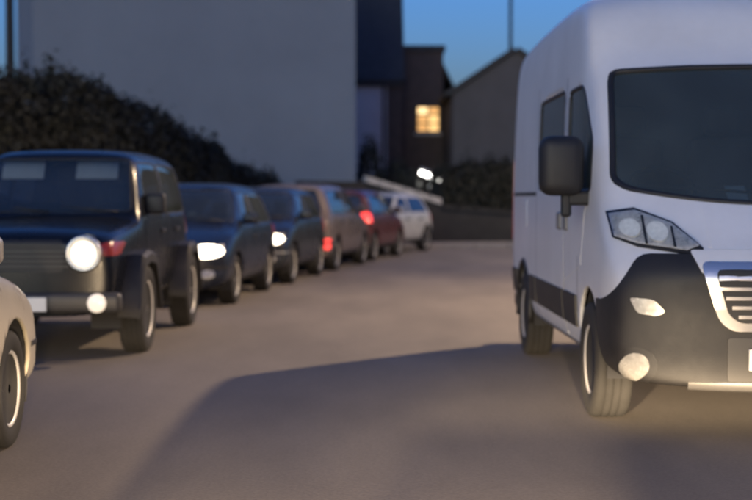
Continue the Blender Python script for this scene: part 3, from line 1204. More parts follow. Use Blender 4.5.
# brown flat-topped house with the lit window
d3 = 52.0
x3a, x3b = px(399, d3), px(443, d3)
t3 = pz(46, d3)
H3 = empty('brown_brick_house', (x3a, d3, 0))
tag(H3, 'narrow brown brick house with a glowing yellow upstairs window', 'house')
boxo('wall', 0, x3b - x3a, 0, 6, 0, t3 - 0.22, M_BROWN, H3)
boxo('parapet', -0.10, x3b - x3a + 0.08, -0.10, 6.1, t3 - 0.22, t3, M_SLATE, H3, 0.02)
w3 = x3b - x3a
me = pyd('lean_to_roof', [(w3, 0.3, pz(62, d3)), (w3, 6, pz(62, d3)), (px(462, d3) - x3a, 6, pz(100, d3)), (px(462, d3) - x3a, 0.3, pz(100, d3)),
                          (w3, 0.3, pz(62, d3) - 0.2), (w3, 6, pz(62, d3) - 0.2), (px(462, d3) - x3a, 6, pz(100, d3) - 0.2), (px(462, d3) - x3a, 0.3, pz(100, d3) - 0.2)],
         [(3, 2, 1, 0), (4, 5, 6, 7), (0, 4, 7, 3), (1, 2, 6, 5), (2, 3, 7, 6), (0, 1, 5, 4)])
obj('lean_to_roof', me, M_SLATE, H3)
boxo('lean_to_wall', w3 + 0.002, px(462, d3) - x3a - 0.05, 0.4, 6, 0, pz(100, d3) - 0.2, M_DARKREN, H3)
window(H3, px(416, d3) - x3a, px(440, d3) - x3a, pz(133, d3), pz(106, d3), M_WINLITS, M_FRAME, -0.002, (1, 2))
window(H3, px(416, d3) - x3a, px(438, d3) - x3a, 0.9, 2.2, M_DARKGLASS, M_FRAME, -0.002, (1, 1))
# gabled house on the right, half behind the van
d4 = 48.0
ax, az = px(515, d4), pz(47, d4)
hw4 = 2.1
ev4 = az - hw4 * 0.745
H4 = gable_house('gabled_house', 'dark gabled house with steep roof edge beside the white van', (ax - hw4, d4, 0), 0, 2 * hw4, 9, ev4, az - 0.16, M_DARKREN, M_SLATE, 'y', 0.18)
window(H4, hw4 + 0.6, hw4 + 1.6, 2.9, 4.0, M_DARKGLASS, M_FRAME, -0.002, (1, 1))
# wall lamp on the brown house corner: a slanted white fitting
lamp = empty('wall_lamp', (px(430, 44), 44.0, pz(176, 44)))
tag(lamp, 'bright white lamp on a short post above the pale coping', 'lamp')
bk = boxo('housing', -0.36, 0.36, -0.06, 0.10, 0.05, 0.16, M_ZINC, lamp, 0.02)
tb = boxo('lamp_tube', -0.33, 0.33, -0.075, 0.05, -0.05, 0.046, M_LAMPW, lamp, 0.02)
for o in (bk, tb):
    o.rotation_euler = (0, R(20), 0)
obj('post', mesh_of(tube([(0, 0.06, -pz(176, 44)), (0, 0.06, 0.06)], 0.035, 8)), M_ZINC, lamp, True)
# telegraph poles
def pole(x, y, h, r, label):
    root = empty('telegraph_pole', (x, y, 0))
    tag(root, label, 'pole', 'telegraph poles')
    obj('shaft', mesh_of(tube([(0, 0, 0), (0, 0, h)], [r, r * 0.8], 12)), M_POLE, root, True)
    for k in (0.5, 1.0):
        boxo('crossarm', -0.8, 0.8, -0.06 - r, -r * 0.7, h - k - 0.06, h - k + 0.06, M_POLE, root)
        for q in (-0.7, -0.3, 0.3, 0.7):
            ins = obj('insulator', mesh_of(lathe([(0, 0.03), (0.06, 0.045), (0.1, 0.02), (0.12, 0.02)], 10, 'Z')), M_PALE, root, True)
            ins.location = (q, -r - 0.02, h - k + 0.06)


pole(px(12.5, 31), 31.0, 9.5, 0.105, 'dark telegraph pole behind the hedge at the left edge')
pole(px(510, 60), 60.0, 11.5, 0.085, 'thin telegraph pole rising behind the gabled roof')

# warm street lamps on the right-hand side, hidden behind the van and above the frame: the first casts the van's shadow onto the road
def street_lamp(x, y, h, arm, watts, label, tilt=0.0, size=126):
    root = empty('street_lamp', (x, y, 0.1))
    tag(root, label, 'street lamp', 'street lamps')
    dx, dy = arm
    n = math.hypot(dx, dy)
    ux, uy = dx / n, dy / n
    obj('column', mesh_of(tube([(0, 0, 0), (0, 0, 1.5), (0, 0, 1.55), (0, 0, h - 0.5), (0.06 * ux, 0.06 * uy, h - 0.2), (0.25 * ux, 0.25 * uy, h), (dx, dy, h + 0.08)],
                               [0.09, 0.09, 0.08, 0.06, 0.055, 0.05, 0.04], 14)), M_ZINC, root, True)
    hd = boxo('lamp_head', -0.1, 0.6, -0.14, 0.14, 0.0, 0.14, M_ZINC, root, 0.04)
    lg = boxo('lamp_glass', -0.02, 0.55, -0.11, 0.11, -0.05, -0.002, M_STREETLIT, root, 0.02)
    for o in (hd, lg):
        o.location = (dx, dy, h + 0.03)
        o.rotation_euler = (0, 0, math.atan2(dy, dx))
    ll = bpy.data.lights.new('street_lamp_light', 'SPOT')
    ll.energy = watts
    ll.color = (1.0, 0.72, 0.44)
    ll.spot_size = R(size)
    ll.spot_blend = 0.35
    ll.shadow_soft_size = 0.09
    llo = bpy.data.objects.new('street_lamp_light', ll)
    C.objects.link(llo)
    llo.location = (x + dx + 0.27 * ux, y + dy + 0.27 * uy, h - 0.02)
    llo.rotation_euler = (0, tilt, 0)


street_lamp(6.72, 17.6, 7.1, (-0.62, 0.0), 1950, 'grey street lamp column on the right pavement behind the van', R(12), 148)
street_lamp(10.5, 38.6, 8.0, (-0.9, -1.2), 1000, 'grey street lamp column at the far bend', R(10), 112)

# right-hand side behind the van (partly hidden): garden wall and house
gw = empty('garden_wall', (0, 0, 0))
tag(gw, 'low dark stone garden wall behind the right pavement', 'wall')
boxo('wall', 6.22, 6.52, -12, 16.5, 0, 1.1, M_STONE, gw)
for k in range(31):
    boxo('coping_stone', 6.16, 6.58, -12 + k * 0.92, -12 + k * 0.92 + 0.905, 1.1, 1.18, M_COPING, gw, 0.01)
H5 = gable_house('roadside_house', 'pale rendered house set back behind the white van', (10.5, 20, 0), math.pi / 2 * 3, 12, 8, 5.2, 8.0, M_PALE, M_SLATE, 'x', 0.3)
for k in range(3):
    window(H5, 1.2 + k * 3.8, 2.5 + k * 3.8, 3.2, 4.5, M_DARKGLASS, M_PALE, -0.002, (1, 1))
    window(H5, 1.2 + k * 3.8, 2.5 + k * 3.8, 0.9, 2.2, M_DARKGLASS, M_PALE, -0.002, (1, 1))

# sloping wall with pale coping, then the dark wall round the bend
cw = empty('coped_wall', (0, 0, 0))
tag(cw, 'sloping dark wall with pale coping behind the farthest parked cars', 'wall')
pa = Vector((px(300, 38.4), 38.4))
pb = Vector((px(366, 39.3), 39.3))
pc = Vector((px(442, 39.8), 39.8))


def wall_seg(a, b, za, zb, t, m, parent, name='wall'):
    n = Vector((-(b - a).y, (b - a).x)).normalized() * t
    v = [(a.x, a.y, 0), (b.x, b.y, 0), (b.x + n.x, b.y + n.y, 0), (a.x + n.x, a.y + n.y, 0),
         (a.x, a.y, za), (b.x, b.y, zb), (b.x + n.x, b.y + n.y, zb), (a.x + n.x, a.y + n.y, za)]
    return obj(name, pyd(name, v, [(3, 2, 1, 0), (4, 5, 6, 7), (0, 1, 5, 4), (1, 2, 6, 5), (2, 3, 7, 6), (3, 0, 4, 7)]), m, parent)


def copings(a, b, za, zb, n, m, parent, h=0.16):
    for k in range(n):
        p = a.lerp(b, k / n)
        q = a.lerp(b, (k + 1) / n - 0.012)
        z0 = za + (zb - za) * k / n
        z1 = za + (zb - za) * ((k + 1) / n - 0.012)
        nn = Vector((-(b - a).y, (b - a).x)).normalized()
        f, g = nn * -0.05, nn * 0.37
        v = [(p + f).to_tuple() + (z0,), (q + f).to_tuple() + (z1,), (q + g).to_tuple() + (z1,), (p + g).to_tuple() + (z0,)]
        v += [(x, y, z + h) for x, y, z in v]
        obj('coping_stone', pyd('coping_stone', v, [(3, 2, 1, 0), (4, 5, 6, 7), (0, 1, 5, 4), (1, 2, 6, 5), (2, 3, 7, 6), (3, 0, 4, 7)]), m, parent)


za = pz(176, 39.3) - 0.16
zc = pz(199, 39.8) - 0.16
wall_seg(pa, pb, za + 0.02, za, 0.32, M_STONE, cw)
wall_seg(pb, pc, za, zc, 0.32, M_STONE, cw)
copings(pb, pc, za, zc, 6, M_COPING, cw)
bw = empty('bend_wall', (0, 0, 0))
tag(bw, 'low dark stone wall round the outside of the bend', 'wall')
pd = Vector((px(540, 40.2), 40.2))
wall_seg(pc + Vector((0.004, 0)), pd, pz(208, 39.8), pz(216, 40.2), 0.32, M_STONE, bw)
copings(pc + Vector((0.02, 0)), pd, pz(208, 39.8), pz(216, 40.2), 6, M_STONE, bw, 0.1)
pe = Vector((16, 40.6))
wall_seg(pd + Vector((0.004, 0)), pe, pz(216, 40.2), 0.85, 0.32, M_STONE, bw)
pf = Vector((45, 35.6))
wall_seg(pe + Vector((0.004, 0)), pf, 0.85, 0.85, 0.32, M_STONE, bw)

# low wall at the foot of the hedge
hwl = empty('hedge_wall', (0, 0, 0))
tag(hwl, 'low dark stone wall along the left pavement under the hedge', 'wall')
hl = [Vector(p) for p in offset_line(kl, 1.8)]
for i in range(2, 11):
    wall_seg(hl[i], hl[i + 1], 0.95, 0.95, 0.30, M_STONE, hwl)
wall_seg(hl[11], pa, 0.95, 1.4, 0.30, M_STONE, hwl)


# ------------------------------------------------------------------ hedges and bushes
def leaves(name, n, sampler, size, m, parent=None):
    vs, fs = [], []
    for k in range(n):
        p, nrm = sampler()
        s = size * random.uniform(0.6, 1.4)
        a = Vector((random.uniform(-1, 1), random.uniform(-1, 1), random.uniform(-1, 1))).normalized()
        nn = (nrm * 0.7 + a).normalized()
        t = nn.cross(Vector((random.uniform(-1, 1), random.uniform(-1, 1), random.uniform(-1, 1)))).normalized()
        b = nn.cross(t)
        i = len(vs)
        vs += [p - t * s, p + b * s * 0.42 + nn * s * 0.1, p + t * s, p - b * s * 0.42 + nn * s * 0.1]
        fs.append((i, i + 1, i + 2, i + 3))
    return obj(name, pyd(name, vs, fs), m, parent)


def hedge(name, label, line, heights, thick, n, m, size=0.075, lump=0.35):
    """a thick, uneven hedge along a polyline with given heights."""
    root = empty(name, (0, 0, 0))
    tag(root, label, 'hedge')
    P = [Vector(p) for p in line]
    cum = [0]
    for i in range(len(P) - 1):
        cum.append(cum[-1] + (P[i + 1] - P[i]).length)
    ph = [random.uniform(0, 6.28) for _ in range(8)]

    def at(s):
        for i in range(len(P) - 1):
            if s <= cum[i + 1] or i == len(P) - 2:
                t = (s - cum[i]) / (cum[i + 1] - cum[i])
                d = (P[i + 1] - P[i]).normalized()
                return P[i].lerp(P[i + 1], t), heights[i] + (heights[i + 1] - heights[i]) * t, Vector((-d.y, d.x))

    def lumpf(s, a):
        return lump * (0.5 * math.sin(s * 1.7 + ph[0]) + 0.35 * math.sin(s * 3.9 + ph[1] + a * 2) + 0.3 * math.sin(s * 7.3 + ph[2] - a * 3) + 0.2 * math.sin(s * 13.1 + ph[3] + a * 5))

    def surf(s, a, k=1.0):
        """a in 0..pi: from the road side over the top to the far side"""
        c, h, nr = at(s)
        w = thick / 2 + 0.5 * lumpf(s, a)
        hh = h + lumpf(s, a) * 0.8 - 0.35
        ca, sa = math.cos(a), math.sin(a)
        off = -math.copysign(abs(ca) ** 0.5, ca) * w * k
        z = 0.25 + (hh - 0.25) * (max(0, sa) ** 0.55) * (1 if k == 1 else 0.5 + 0.5 * k)
        p = c + nr * (thick / 2 + off)
        return Vector((p.x, p.y, z)), Vector((-ca * nr.x, -ca * nr.y, sa + 0.2))
    # dark woody core
    vs, fs = [], []
    ns, na = max(8, int(cum[-1] / 0.5)), 10
    for i in range(ns + 1):
        for j in range(na + 1):
            p, _ = surf(cum[-1] * i / ns, math.pi * j / na, 0.86)
            p.z = max(0.0, p.z - 0.16)
            vs.append(p)
    for i in range(ns):
        for j in range(na):
            q = i * (na + 1) + j
            fs.append((q, q + 1, q + na + 2, q + na + 1))
    fs.append(tuple(range(na + 1)))
    fs.append(tuple(range(ns * (na + 1), (ns + 1) * (na + 1)))[::-1])
    obj('branches', pyd('branches', vs, fs), M_TWIG, root)

    def smp():
        s = random.uniform(0, cum[-1])
        a = random.uniform(0.0, math.pi * 0.72)
        p, nn = surf(s, a)
        p += nn.normalized() * random.gauss(-0.03, 0.085)
        p.z = max(0.1, p.z)
        return p, nn
    # straggling shoots on top
    def smp2():
        s = random.choice(shoots)
        p, nn = surf(s + random.gauss(0, 0.05), random.gauss(1.45, 0.12))
        p.z += abs(random.gauss(0, 0.16))
        return p, Vector((0, 0, 1))
    shoots = [random.uniform(0, cum[-1]) for _ in range(int(cum[-1] * 2.5))]
    leaves('foliage', int(n * 1.06), lambda: smp2() if random.random() < 0.057 else smp(), size, m, root)
    return root


hline = [(-9.0, 13.0), (-7.3, 19.0), (-6.3, 22.0), (px(120, 27.3), 27.3), (px(190, 31.2), 31.2), (px(230, 34.0), 34.0), (px(268, 36.6), 36.6), (px(292, 37.6), 37.6)]
hh = [3.9, 3.75, pz(58, 22) + 0.2, pz(74, 27.3) + 0.1, pz(112, 31.2) + 0.1, pz(143, 34.0) + 0.1, pz(164, 36.6) + 0.1, pz(178, 37.6)]
hedge('dark_hedge', 'tall dark overgrown hedge behind the parked cars, sloping down to the right', hline, hh, 1.7, 34000, M_LEAF, 0.07, 0.24)
hedge('low_hedge', 'black hedge in front of the dark gabled house', [(px(444, 42.5), 42.5), (px(470, 42.8), 42.8), (px(520, 43.0), 43.0), (px(600, 43.0), 43.0)],
      [pz(172, 42.5) + 0.3, pz(166, 42.8) + 0.3, pz(166, 43) + 0.3, pz(160, 43) + 0.3], 1.4, 9000, M_LEAF2, 0.075, 0.2)


def bush(label, x, y, h, w, n):
    root = empty('garden_bush', (x, y, 0))
    tag(root, label, 'bush')
    for k in range(5):
        a = random.uniform(0, 6.28)
        obj('stem', mesh_of(tube([(0.05 * math.cos(a), 0.05 * math.sin(a), 0), (w * 0.2 * math.cos(a), w * 0.2 * math.sin(a), h * 0.5), (w * 0.35 * math.cos(a), w * 0.35 * math.sin(a), h * 0.85)], [0.03, 0.02, 0.008], 6)), M_BARK, root, True)

    def smp():
        v = Vector((random.gauss(0, 1), random.gauss(0, 1), random.gauss(0, 1))).normalized()
        r = random.uniform(0.6, 1.0) ** 0.5 * (1 + 0.18 * math.sin(5 * math.atan2(v.y, v.x) + 4 * v.z))
        return Vector((v.x * w / 2 * r, v.y * w / 2 * r, h * 0.52 + v.z * h * 0.48 * r)), v
    leaves('foliage', n, smp, 0.07, M_LEAF2, root)


bush('rounded dark bush against the pale wall behind the coping', px(370, 44), 44.0, pz(140, 44), 0.85, 2600)
bush('small dark bush under the lit house', px(398, 45), 45.0, pz(160, 45), 1.2, 2000)

# ------------------------------------------------------------------ the white van
def build_van():
    AX = 8.60                        # distance of the front axle
    XC = 2.385
    root = empty('panel_van', (XC, AX, 0.004))
    tag(root, 'large white panel van with black bumper facing the camera on the right', 'van')
    Y0, Y1, hw, H, zb = -0.95, 4.46, 1.025, 2.69, 0.30

    def ring(w, top, b, up, zl=zb):
        b = min(b, top - 0.05)
        if up:
            z5 = top - 0.15
            return [(0, zl), (w * 0.85, zl), (w * 0.98, zl + 0.06), (w, 0.75), (w * 0.995, b), (w * 0.982, b + (z5 - b) * 0.5), (w * 0.952, z5), (w * 0.90, top - 0.03), (w * 0.62, top), (0, top + 0.008)]
        mid = zl + (b - zl) * 0.5
        return [(0, zl), (w * 0.85, zl), (w * 0.98, zl + 0.06), (w, mid), (w * 0.99, b), (w * 0.965, b + (top - b) * 0.4), (w * 0.90, b + (top - b) * 0.75), (w * 0.78, top - 0.01), (w * 0.45, top + 0.015), (0, top + 0.025)]
    st = [(-0.95, ring(hw * 0.90, 0.86, 0.70, False)),
          (-0.90, ring(hw * 0.955, 0.96, 0.78, False)),
          (-0.80, ring(hw * 0.985, 1.06, 0.86, False)),
          (-0.66, ring(hw, 1.20, 0.98, False)),
          (-0.54, ring(hw, 1.32, 1.08, False)),
          (-0.44, ring(hw, 1.42, 1.15, False)),
          (-0.12, ring(hw, 1.78, 1.26, True)),
          (0.18, ring(hw, 2.10, 1.30, True)),
          (0.30, ring(hw, 2.21, 1.30, True)),
          (0.50, ring(hw, 2.56, 1.32, True)),
          (0.85, ring(hw, 2.64, 1.35, True)),
          (2.40, ring(hw, 2.65, 1.35, True)),
          (3.80, ring(hw, 2.63, 1.35, True)),
          (4.34, ring(hw * 0.995, 2.60, 1.35, True)),
          (4.43, ring(hw * 0.985, 2.55, 1.33, True)),
          (4.46, ring(hw * 0.94, 2.46, 1.30, True))]
    bm = loft(st, 3)
    fit(bm, hw, Y0, Y1, zb, H)
    for v in bm.verts:
        if v.co.y < 0.4:
            k = min(1.0, max(0.0, (v.co.z - 1.1) / 0.8))
            v.co.y += 0.16 * (abs(v.co.x) / hw) ** (2.6 + 3.0 * k) * min(1, (0.4 - v.co.y) / 0.9)
    bm.normal_update()
    wr = 0.345
    for yy in (0.0, 3.45):
        for sx in (-1, 1):
            F = cut(bm, circle(yy, wr + 0.02, wr + 0.075, n=26), 'x', lambda c, n, sx=sx: c.x * sx > 0.72 and c.z < 0.95)
            hole(bm, F)
    # windscreen
    wp = [(-0.93, 1.42)] + [(-0.86 + 1.72 * k / 12, 1.285 + 0.085 * (abs(-0.86 + 1.72 * k / 12) / 0.86) ** 2.2) for k in range(13)] + [(0.93, 1.42), (0.868, 2.09), (0.4, 2.115), (0, 2.122), (-0.4, 2.115), (-0.868, 2.09)]
    F = cut(bm, rounded(wp, 0.06, 4), 'y', lambda c, n: n.y < -0.12 and c.z > 1.22 and c.y < 0.8)
    p = patch(bm, F, -0.008, 0, 'windscreen', M_GLASSV, root)
    hole(bm, F)
    seal(p, p, 0.022)
    for sx in (-1, 1):
        for poly, nm in (([(-0.02, 1.36), (0.92, 1.36), (0.92, 2.02), (0.40, 2.02), (0.05, 1.66)], 'side_window'),
                         ([(1.14, 1.38), (2.45, 1.38), (2.45, 2.04), (1.14, 2.04)], 'side_window')):
            F = cut(bm, rounded(poly, 0.07, 4), 'x', lambda c, n, sx=sx: n.x * sx > 0.4 and c.z > 1.2)
            p = patch(bm, F, -0.008, 0, nm, M_GLASSV, root)
            hole(bm, F)
            if p:
                seal(p, p, 0.014)
        # division bar of the quarter light
        obj('quarter_light_bar', mesh_of(tube([(sx * 0.995, 0.30, 1.36), (sx * 0.955, 0.30, 2.0)], 0.014, 6)), M_BLACKPLASTIC, root, True)
    # panels
    for sx in (-1, 1):
        side = lambda c, n, sx=sx: n.x * sx > 0.35
        for poly in ([(0.46, 0.52), (1.02, 0.52), (1.02, 1.34), (-0.10, 1.34), (-0.10, 0.98), (0.30, 0.90)],
                     [(1.06, 0.40), (2.55, 0.40), (2.55, 1.36), (1.06, 1.36)]):
            F = cut(bm, poly, 'x', lambda c, n, sx=sx: n.x * sx > 0.35 and c.z < 1.4)
            dpt = patch(bm, F, 0.0025, 0.0025, 'door', M_WHITEPAINT, root)
            if dpt:
                yh = 0.90 if poly[0][0] < 1 else 1.2
                hd = boxo('handle', -0.025, 0.025, yh - 0.05, yh + 0.08, 1.10, 1.22, M_BLACKPLASTIC if sx > 0 else M_GREYPLASTIC, dpt, 0.015)
                hd.location.x = sx * 1.022
        for a, b in ((0.47, 1.02), (1.07, 2.54), (2.60, 2.98), (3.92, 4.30)):
            F = cut(bm, [(a, 0.50), (b, 0.50), (b, 0.70), (a, 0.70)], 'x', side)
            patch(bm, F, 0.016, 0.016, 'side_moulding', M_BLACKPLASTIC, root)
        F = cut(bm, [(0.50, 0.28), (2.96, 0.28), (2.96, 0.385), (0.50, 0.385)], 'x', side)
        patch(bm, F, 0.006, 0.006, 'sill', M_GREYPLASTIC, root)
        for (a0, a1, b0, b1) in ((1.030, 1.042, 0.42, 2.12), (2.560, 2.572, 0.40, 2.16), (2.60, 4.25, 1.335, 1.362), (4.30, 4.31, 0.45, 2.3), (0.42, 0.43, 0.60, 0.95)):
            F = cut(bm, [(a0, b0), (a1, b0), (a1, b1), (a0, b1)], 'x', side)
            patch(bm, F, 0.0035, 0.0, 'shut_line', M_BLACKPLASTIC, root)
        boxo('fuel_flap', -0.008, 0.008, 3.22, 3.44, 1.08, 1.30, M_WHITEPAINT, root, 0.006).location.x = sx * 1.020
    # bumper and front mask
    fr = lambda c, n: c.y < -0.36
    bump_poly = rounded([(-1.05, 0.24), (1.05, 0.24), (1.05, 0.70), (0.86, 1.005), (-0.86, 1.005), (-1.05, 0.70)], 0.06, 3)
    F = cut(bm, bump_poly, 'y', fr)
    bumper = patch(bm, F, 0.014, 0.014, 'bumper', M_BUMPER, root)
    front = lambda c, n: c.y < -0.5 and n.y < -0.1
    # white nose between the lamps, silver mouth, grille
    F = cut(bm, rounded([(-0.60, 1.02), (0.60, 1.02), (0.55, 0.90), (-0.55, 0.90)], 0.02), 'y', front)
    patch(bm, F, 0.022, 0.012, 'bonnet_lip', M_WHITEPAINT, root)
    F = cut(bm, rounded([(-0.56, 0.955), (0.56, 0.955), (0.47, 0.66), (0.40, 0.60), (-0.40, 0.60), (-0.47, 0.66)], 0.05), 'y', front)
    patch(bm, F, 0.040, 0.03, 'grille_surround', M_CHROME, root)
    gp = rounded([(-0.485, 0.915), (0.485, 0.915), (0.42, 0.69), (0.36, 0.645), (-0.36, 0.645), (-0.42, 0.69)], 0.04)
    F = cut(bm, gp, 'y', front)
    g = patch(bm, F, 0.046, 0.004, 'grille', M_BLACKPLASTIC, root)
    for k in range(5):
        zz = 0.67 + k * 0.05
        wv = 0.37 + 0.10 * min(1, k / 3)
        F = cut(bm, [(-wv, zz), (wv, zz), (wv, zz + 0.018), (-wv, zz + 0.018)], 'y', front)
        patch(bm, F, 0.062, 0.014, 'grille_bar', M_CHROME, g)
    # grey lower panels and skid trim
    F = cut(bm, rounded([(-0.42, 0.33), (0.42, 0.33), (0.42, 0.565), (-0.42, 0.565)], 0.02), 'y', front)
    patch(bm, F, 0.026, 0.012, 'valance', M_VALANCE, root)
    for sx in (-1, 1):
        F = cut(bm, [(sx * 0.20, 0.30), (sx * 0.62, 0.30), (sx * 0.62, 0.325), (sx * 0.20, 0.325)], 'y', front)
        patch(bm, F, 0.030, 0.02, 'skid_trim', M_CHROME, root)
        # headlamp unit: swept-back wedge
        hp = [(sx * 0.975, 1.235), (sx * 0.845, 1.255), (sx * 0.66, 1.175), (sx * 0.525, 1.035), (sx * 0.60, 1.005), (sx * 0.86, 1.045), (sx * 0.965, 1.09)]
        lampf = lambda c, n: c.y < -0.15 and c.z > 0.9
        F = cut(bm, hp, 'y', lampf)
        hlp = patch(bm, F, 0.016, 0.016, 'headlight', M_BLACKPLASTIC, root)
        inner = []
        cx_, cz_ = sx * 0.80, 1.12
        inner = [(cx_ + (a - cx_) * 0.93, cz_ + (b - cz_) * 0.87) for a, b in hp]
        F = cut(bm, inner, 'y', lampf)
        patch(bm, F, 0.020, 0.003, 'reflector', M_BOWL, hlp)
        for (a, b, r_) in ((0.875, 1.135, 0.050), (0.745, 1.115, 0.055)):
            F = cut(bm, circle(sx * a, b, r_, r_, 16), 'y', lampf)
            patch(bm, F, 0.030, 0.010, 'lamp', M_LAMPGLASS, hlp)
        for q, q0, q1 in ((0.81, 1.05, 1.205), (0.67, 1.035, 1.145)):
            F = cut(bm, [(sx * (q - 0.006), q0), (sx * (q + 0.006), q0), (sx * (q + 0.006), q1), (sx * (q - 0.006), q1)], 'y', lampf)
            patch(bm, F, 0.027, 0.006, 'lamp_divider', M_BLACKPLASTIC, hlp)
        F = cut(bm, inner, 'y', lampf)
        patch(bm, F, 0.040, 0, 'lens', M_LENS, hlp)
        # running light and fog lamp
        F = cut(bm, rounded([(sx * 0.92, 0.775), (sx * 0.80, 0.765), (sx * 0.735, 0.70), (sx * 0.78, 0.675), (sx * 0.88, 0.69)], 0.025), 'y', front)
        patch(bm, F, 0.024, 0.012, 'running_light', M_FOG, root)
        F = cut(bm, circle(sx * 0.885, 0.405, 0.11, 0.10, 18), 'y', lambda c, n: c.y < -0.36 and n.y < -0.05)
        patch(bm, F, 0.018, 0.004, 'fog_lamp_bezel', M_BLACKPLASTIC, root)
        F = cut(bm, circle(sx * 0.885, 0.405, 0.068, 0.068, 18), 'y', lambda c, n: c.y < -0.36 and n.y < -0.05)
        patch(bm, F, 0.026, 0.008, 'fog_lamp', M_FOG, root)
        # rear lamps
        F = cut(bm, rounded([(sx * 0.88, 0.95), (sx * 1.03, 0.95), (sx * 1.03, 1.65), (sx * 0.88, 1.65)], 0.02), 'y', lambda c, n: c.y > 4.2 and n.y > 0.35)
        patch(bm, F, 0.008, 0.008, 'tail_light', M_REDREF, root)
    for a, b in ((-0.86, -0.01), (0.01, 0.86)):
        F = cut(bm, rounded([(a, 0.5), (b, 0.5), (b, 2.3), (a, 2.3)], 0.04), 'y', lambda c, n: c.y > 4.2 and n.y > 0.3)
        patch(bm, F, 0.005, 0.005, 'rear_door', M_WHITEPAINT, root)
    boxo('rear_bumper', -0.98, 0.98, 4.455, 4.56, 0.32, 0.52, M_BLACKPLASTIC, root, 0.03)
    pl_ = boxo('number_plate', -0.325, 0.195, -1.03, -1.005, 0.395, 0.51, M_PLATE, root, 0.004)
    F = cut(bm, rounded([(-0.78, 1.035), (0.78, 1.035), (0.80, 1.26), (-0.80, 1.26)], 0.05), 'y', lambda c, n: c.y < -0.3 and n.y < -0.05 and c.z < 1.3 and abs(c.x) < 0.50)
    patch(bm, F, 0.003, 0.003, 'bonnet', M_WHITEPAINT, root)
    finish_body(bm, 'body', M_WHITEPAINT, root, 0.025)
    # wheel arches: black lips and liners
    for yy in (0.0, 3.45):
        for sx in (-1, 1):
            lb = bmesh.new()
            n = 20
            rows = []
            for k in range(n + 1):
                t = -0.2 + (math.pi + 0.4) * k / n
                ro = wr + 0.085
                rows.append([lb.verts.new((xx, yy + ro * math.cos(t), wr + 0.02 + ro * math.sin(t))) for xx in (sx * 0.98, sx * 0.66)])
            for k in range(n):
                lb.faces.new((rows[k][0], rows[k][1], rows[k + 1][1], rows[k + 1][0]))
            lb.faces.new([q[1] for q in rows])
            obj('wheel_arch_liner', mesh_of(lb), M_INT, root)
            pts = [(sx * (1.018 - (0.05 if False else 0)), yy + (wr + 0.085) * math.cos(t), wr + 0.02 + (wr + 0.085) * math.sin(t)) for t in [(-0.15 + (math.pi + 0.3) * k / 20) for k in range(21)]]
            if yy > 1:
                obj('wheel_arch_lip', mesh_of(tube(pts, 0.022, 6)), M_BLACKPLASTIC, root, True)
            wheel(root, sx * 0.915, yy, wr, 0.225, 'van', M_STEELRIM)
    # door mirrors on arms
    for sx in (-1, 1):
        hm = box(0.03, 0.30, -0.11, 0.07, 0.0, 0.36, 0.075, 4)
        mo = obj('mirror', mesh_of(hm), M_BLACKPLASTIC, root)
        shade(mo)
        mo.location = (sx * 1.02, 0.06, 1.33)
        mo.scale.x = sx
        arm = box(-0.05, 0.12, -0.03, 0.05, -0.06, 0.03, 0.02, 2)
        box(0.10, 0.16, -0.03, 0.05, -0.13, 0.03, 0.02, 2, arm)
        ao = obj('mirror_arm', mesh_of(arm), M_BLACKPLASTIC, mo)
        obj('mirror_glass', mesh_of(box(0.06, 0.27, 0.071, 0.077, 0.14, 0.33)), M_DARKGLASS, mo)
        obj('mirror_glass', mesh_of(box(0.06, 0.27, 0.071, 0.077, 0.03, 0.12)), M_DARKGLASS, mo)
    # cab interior
    db = boxo('dashboard', -0.94, 0.94, -0.42, 0.10, 0.9, 1.30, M_INT, root, 0.06, True)
    pp = obj('paper', mesh_of(box(-0.38, 0.10, -0.36, -0.16, 1.302, 1.305)), M_PAPER, root)
    pp2 = obj('parking_disc', mesh_of(box(-0.10, 0.02, -0.005, 0.005, 0, 0.10)), M_PAPER, root)
    pp2.location = (-0.15, -0.25, 1.306)
    pp2.rotation_euler = (R(-40), 0, R(8))
    for x in (-0.62, 0.02, 0.52):
        s_ = obj('seat', SEAT, M_SEAT, root)
        s_.location = (x, 0.72, 0.98)
    boxo('bulkhead', -0.93, 0.93, 1.075, 1.10, 0.5, 2.15, M_INT, root)
    sw = []
    for k in range(20):
        t = 2 * math.pi * k / 20
        sw.append((-0.55 + 0.21 * math.cos(t), 0.16 + 0.16 * math.sin(t), 1.36 + 0.14 * math.sin(t)))
    obj('steering_wheel', mesh_of(tube(sw, 0.016, 6, True)), M_INT, root, True)
    for a, b in (((-0.05, -0.50, 1.335), (-0.80, -0.36, 1.40)), ((0.70, -0.44, 1.37), (0.03, -0.50, 1.345))):
        obj('wiper', mesh_of(tube([a, b], 0.011, 6)), M_BLACKPLASTIC, root, True)
    return root


build_van()

# ------------------------------------------------------------------ the parked row on the left
pA = dict(HATCH, paint='cream_silver', cowl_y=1.22, roof_y=1.98, L=4.0, H=1.50, hood_z=0.80, cowl_z=1.02, belt=0.95, lamp='off', tail=M_TAILDIM, wr=0.31, lamp_z=0.70)
park('pale_hatchback', 'pale cream car at the left edge, only its bonnet corner and wheel in view', (0.60, 0.54, 0.42), pA, 4.35, 'away', dx=-0.02)

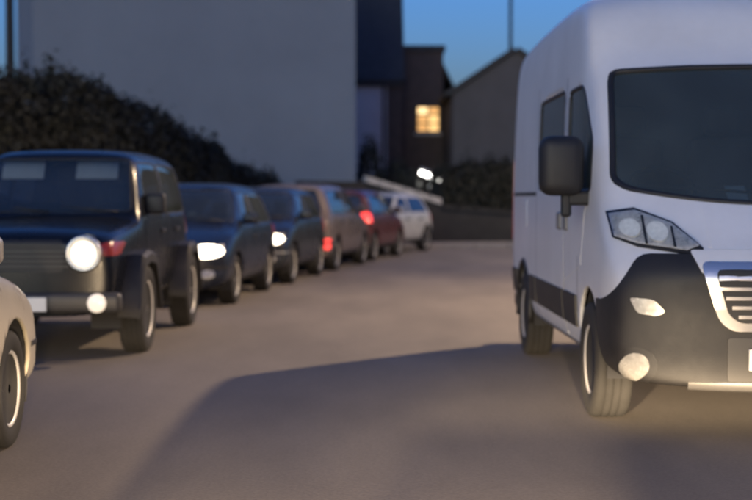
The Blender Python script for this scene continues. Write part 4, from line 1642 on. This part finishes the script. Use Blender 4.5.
pB = dict(L=4.0, H=1.77, W=1.58, cowl_z=1.15, hood_z=1.04, belt=1.12, cowl_y=1.20, roof_y=1.52, roof_end=3.78, axle=0.80, wb=2.55, wr=0.37,
          lamp_z=0.87, lamp_x=0.535, paint='near_black', lamp='lit', round_lamp=True, boxy=1.0, clear=0.36, visors=True, level=3, fog=M_FOGGLINT, fog_x=0.62, fog_z=0.47,
          plate_z=0.47, nose_round=0.05, rear_z=1.14, rear_glass_end=3.9, cat='off-roader', mirror_mat=M_BLACKPLASTIC, style='five', flare=0.15, bull_bumper=True,
          bar_mat=M_VALANCE, grille_poly=[(-0.36, 0.72), (0.36, 0.72), (0.36, 0.98), (-0.36, 0.98)])
park('dark_off_roader', 'boxy near-black off-roader with round bright headlight, nearest car facing the camera', (0.006, 0.007, 0.010), pB, 11.5, 'toward', dx=-0.15)

pC = dict(HATCH, paint='blue_black', L=3.95, H=1.52, lamp='lit', hood_z=0.77, lamp_z=0.67, lamp_x=0.60, style='seven')
park('dark_hatchback', 'dark blue hatchback with bright headlight right behind the boxy off-roader', (0.010, 0.014, 0.026), pC, 17.1, 'toward')

pD = dict(HATCH, paint='charcoal', L=3.75, H=1.50, lamp='lit', lamp_z=0.69, lamp_x=0.60, roof_end=3.40, wb=2.38, style='five', trim=M_CHROME)
park('small_charcoal_car', 'small charcoal car with bright headlights, third in the row facing the camera', (0.016, 0.018, 0.022), pD, 21.35, 'toward', dx=0.06)

pE = dict(HATCH, paint='brown_grey', L=4.15, H=1.58, W=1.76, belt=0.98, cowl_z=1.02, roof_end=3.85, wb=2.55, tail_z=0.50, tail_h=0.09, reflector=M_TAIL, tail=M_TAIL, lamp='off',
          rear_z=0.98, style='seven', rear_plate_z=0.75)
park('brown_hatchback', 'brownish grey hatchback seen from behind with low red tail lights, middle of the row', (0.13, 0.105, 0.10), pE, 25.35, 'away', dx=0.05)

pF = dict(HATCH, paint='dark_red', L=3.70, H=1.50, tail_z=0.98, tail_h=0.17, tail=M_TAIL, roof_end=3.45, wb=2.40, lamp='off', style='five')
park('red_hatchback', 'small dark red hatchback with glowing tail lights near the far end of the row', (0.10, 0.030, 0.030), pF, 29.75, 'away', dx=-0.05)

pG = dict(HATCH, paint='bright_silver', L=3.65, H=1.45, lamp='dim', lamp_x=0.52, roof_end=3.3, wb=2.38, style='seven')
park('pale_silver_car', 'pale silver car at the far end of the row, by the coped wall', (0.46, 0.47, 0.46), pG, 33.0, 'toward', dx=-0.40, dh=0.16)
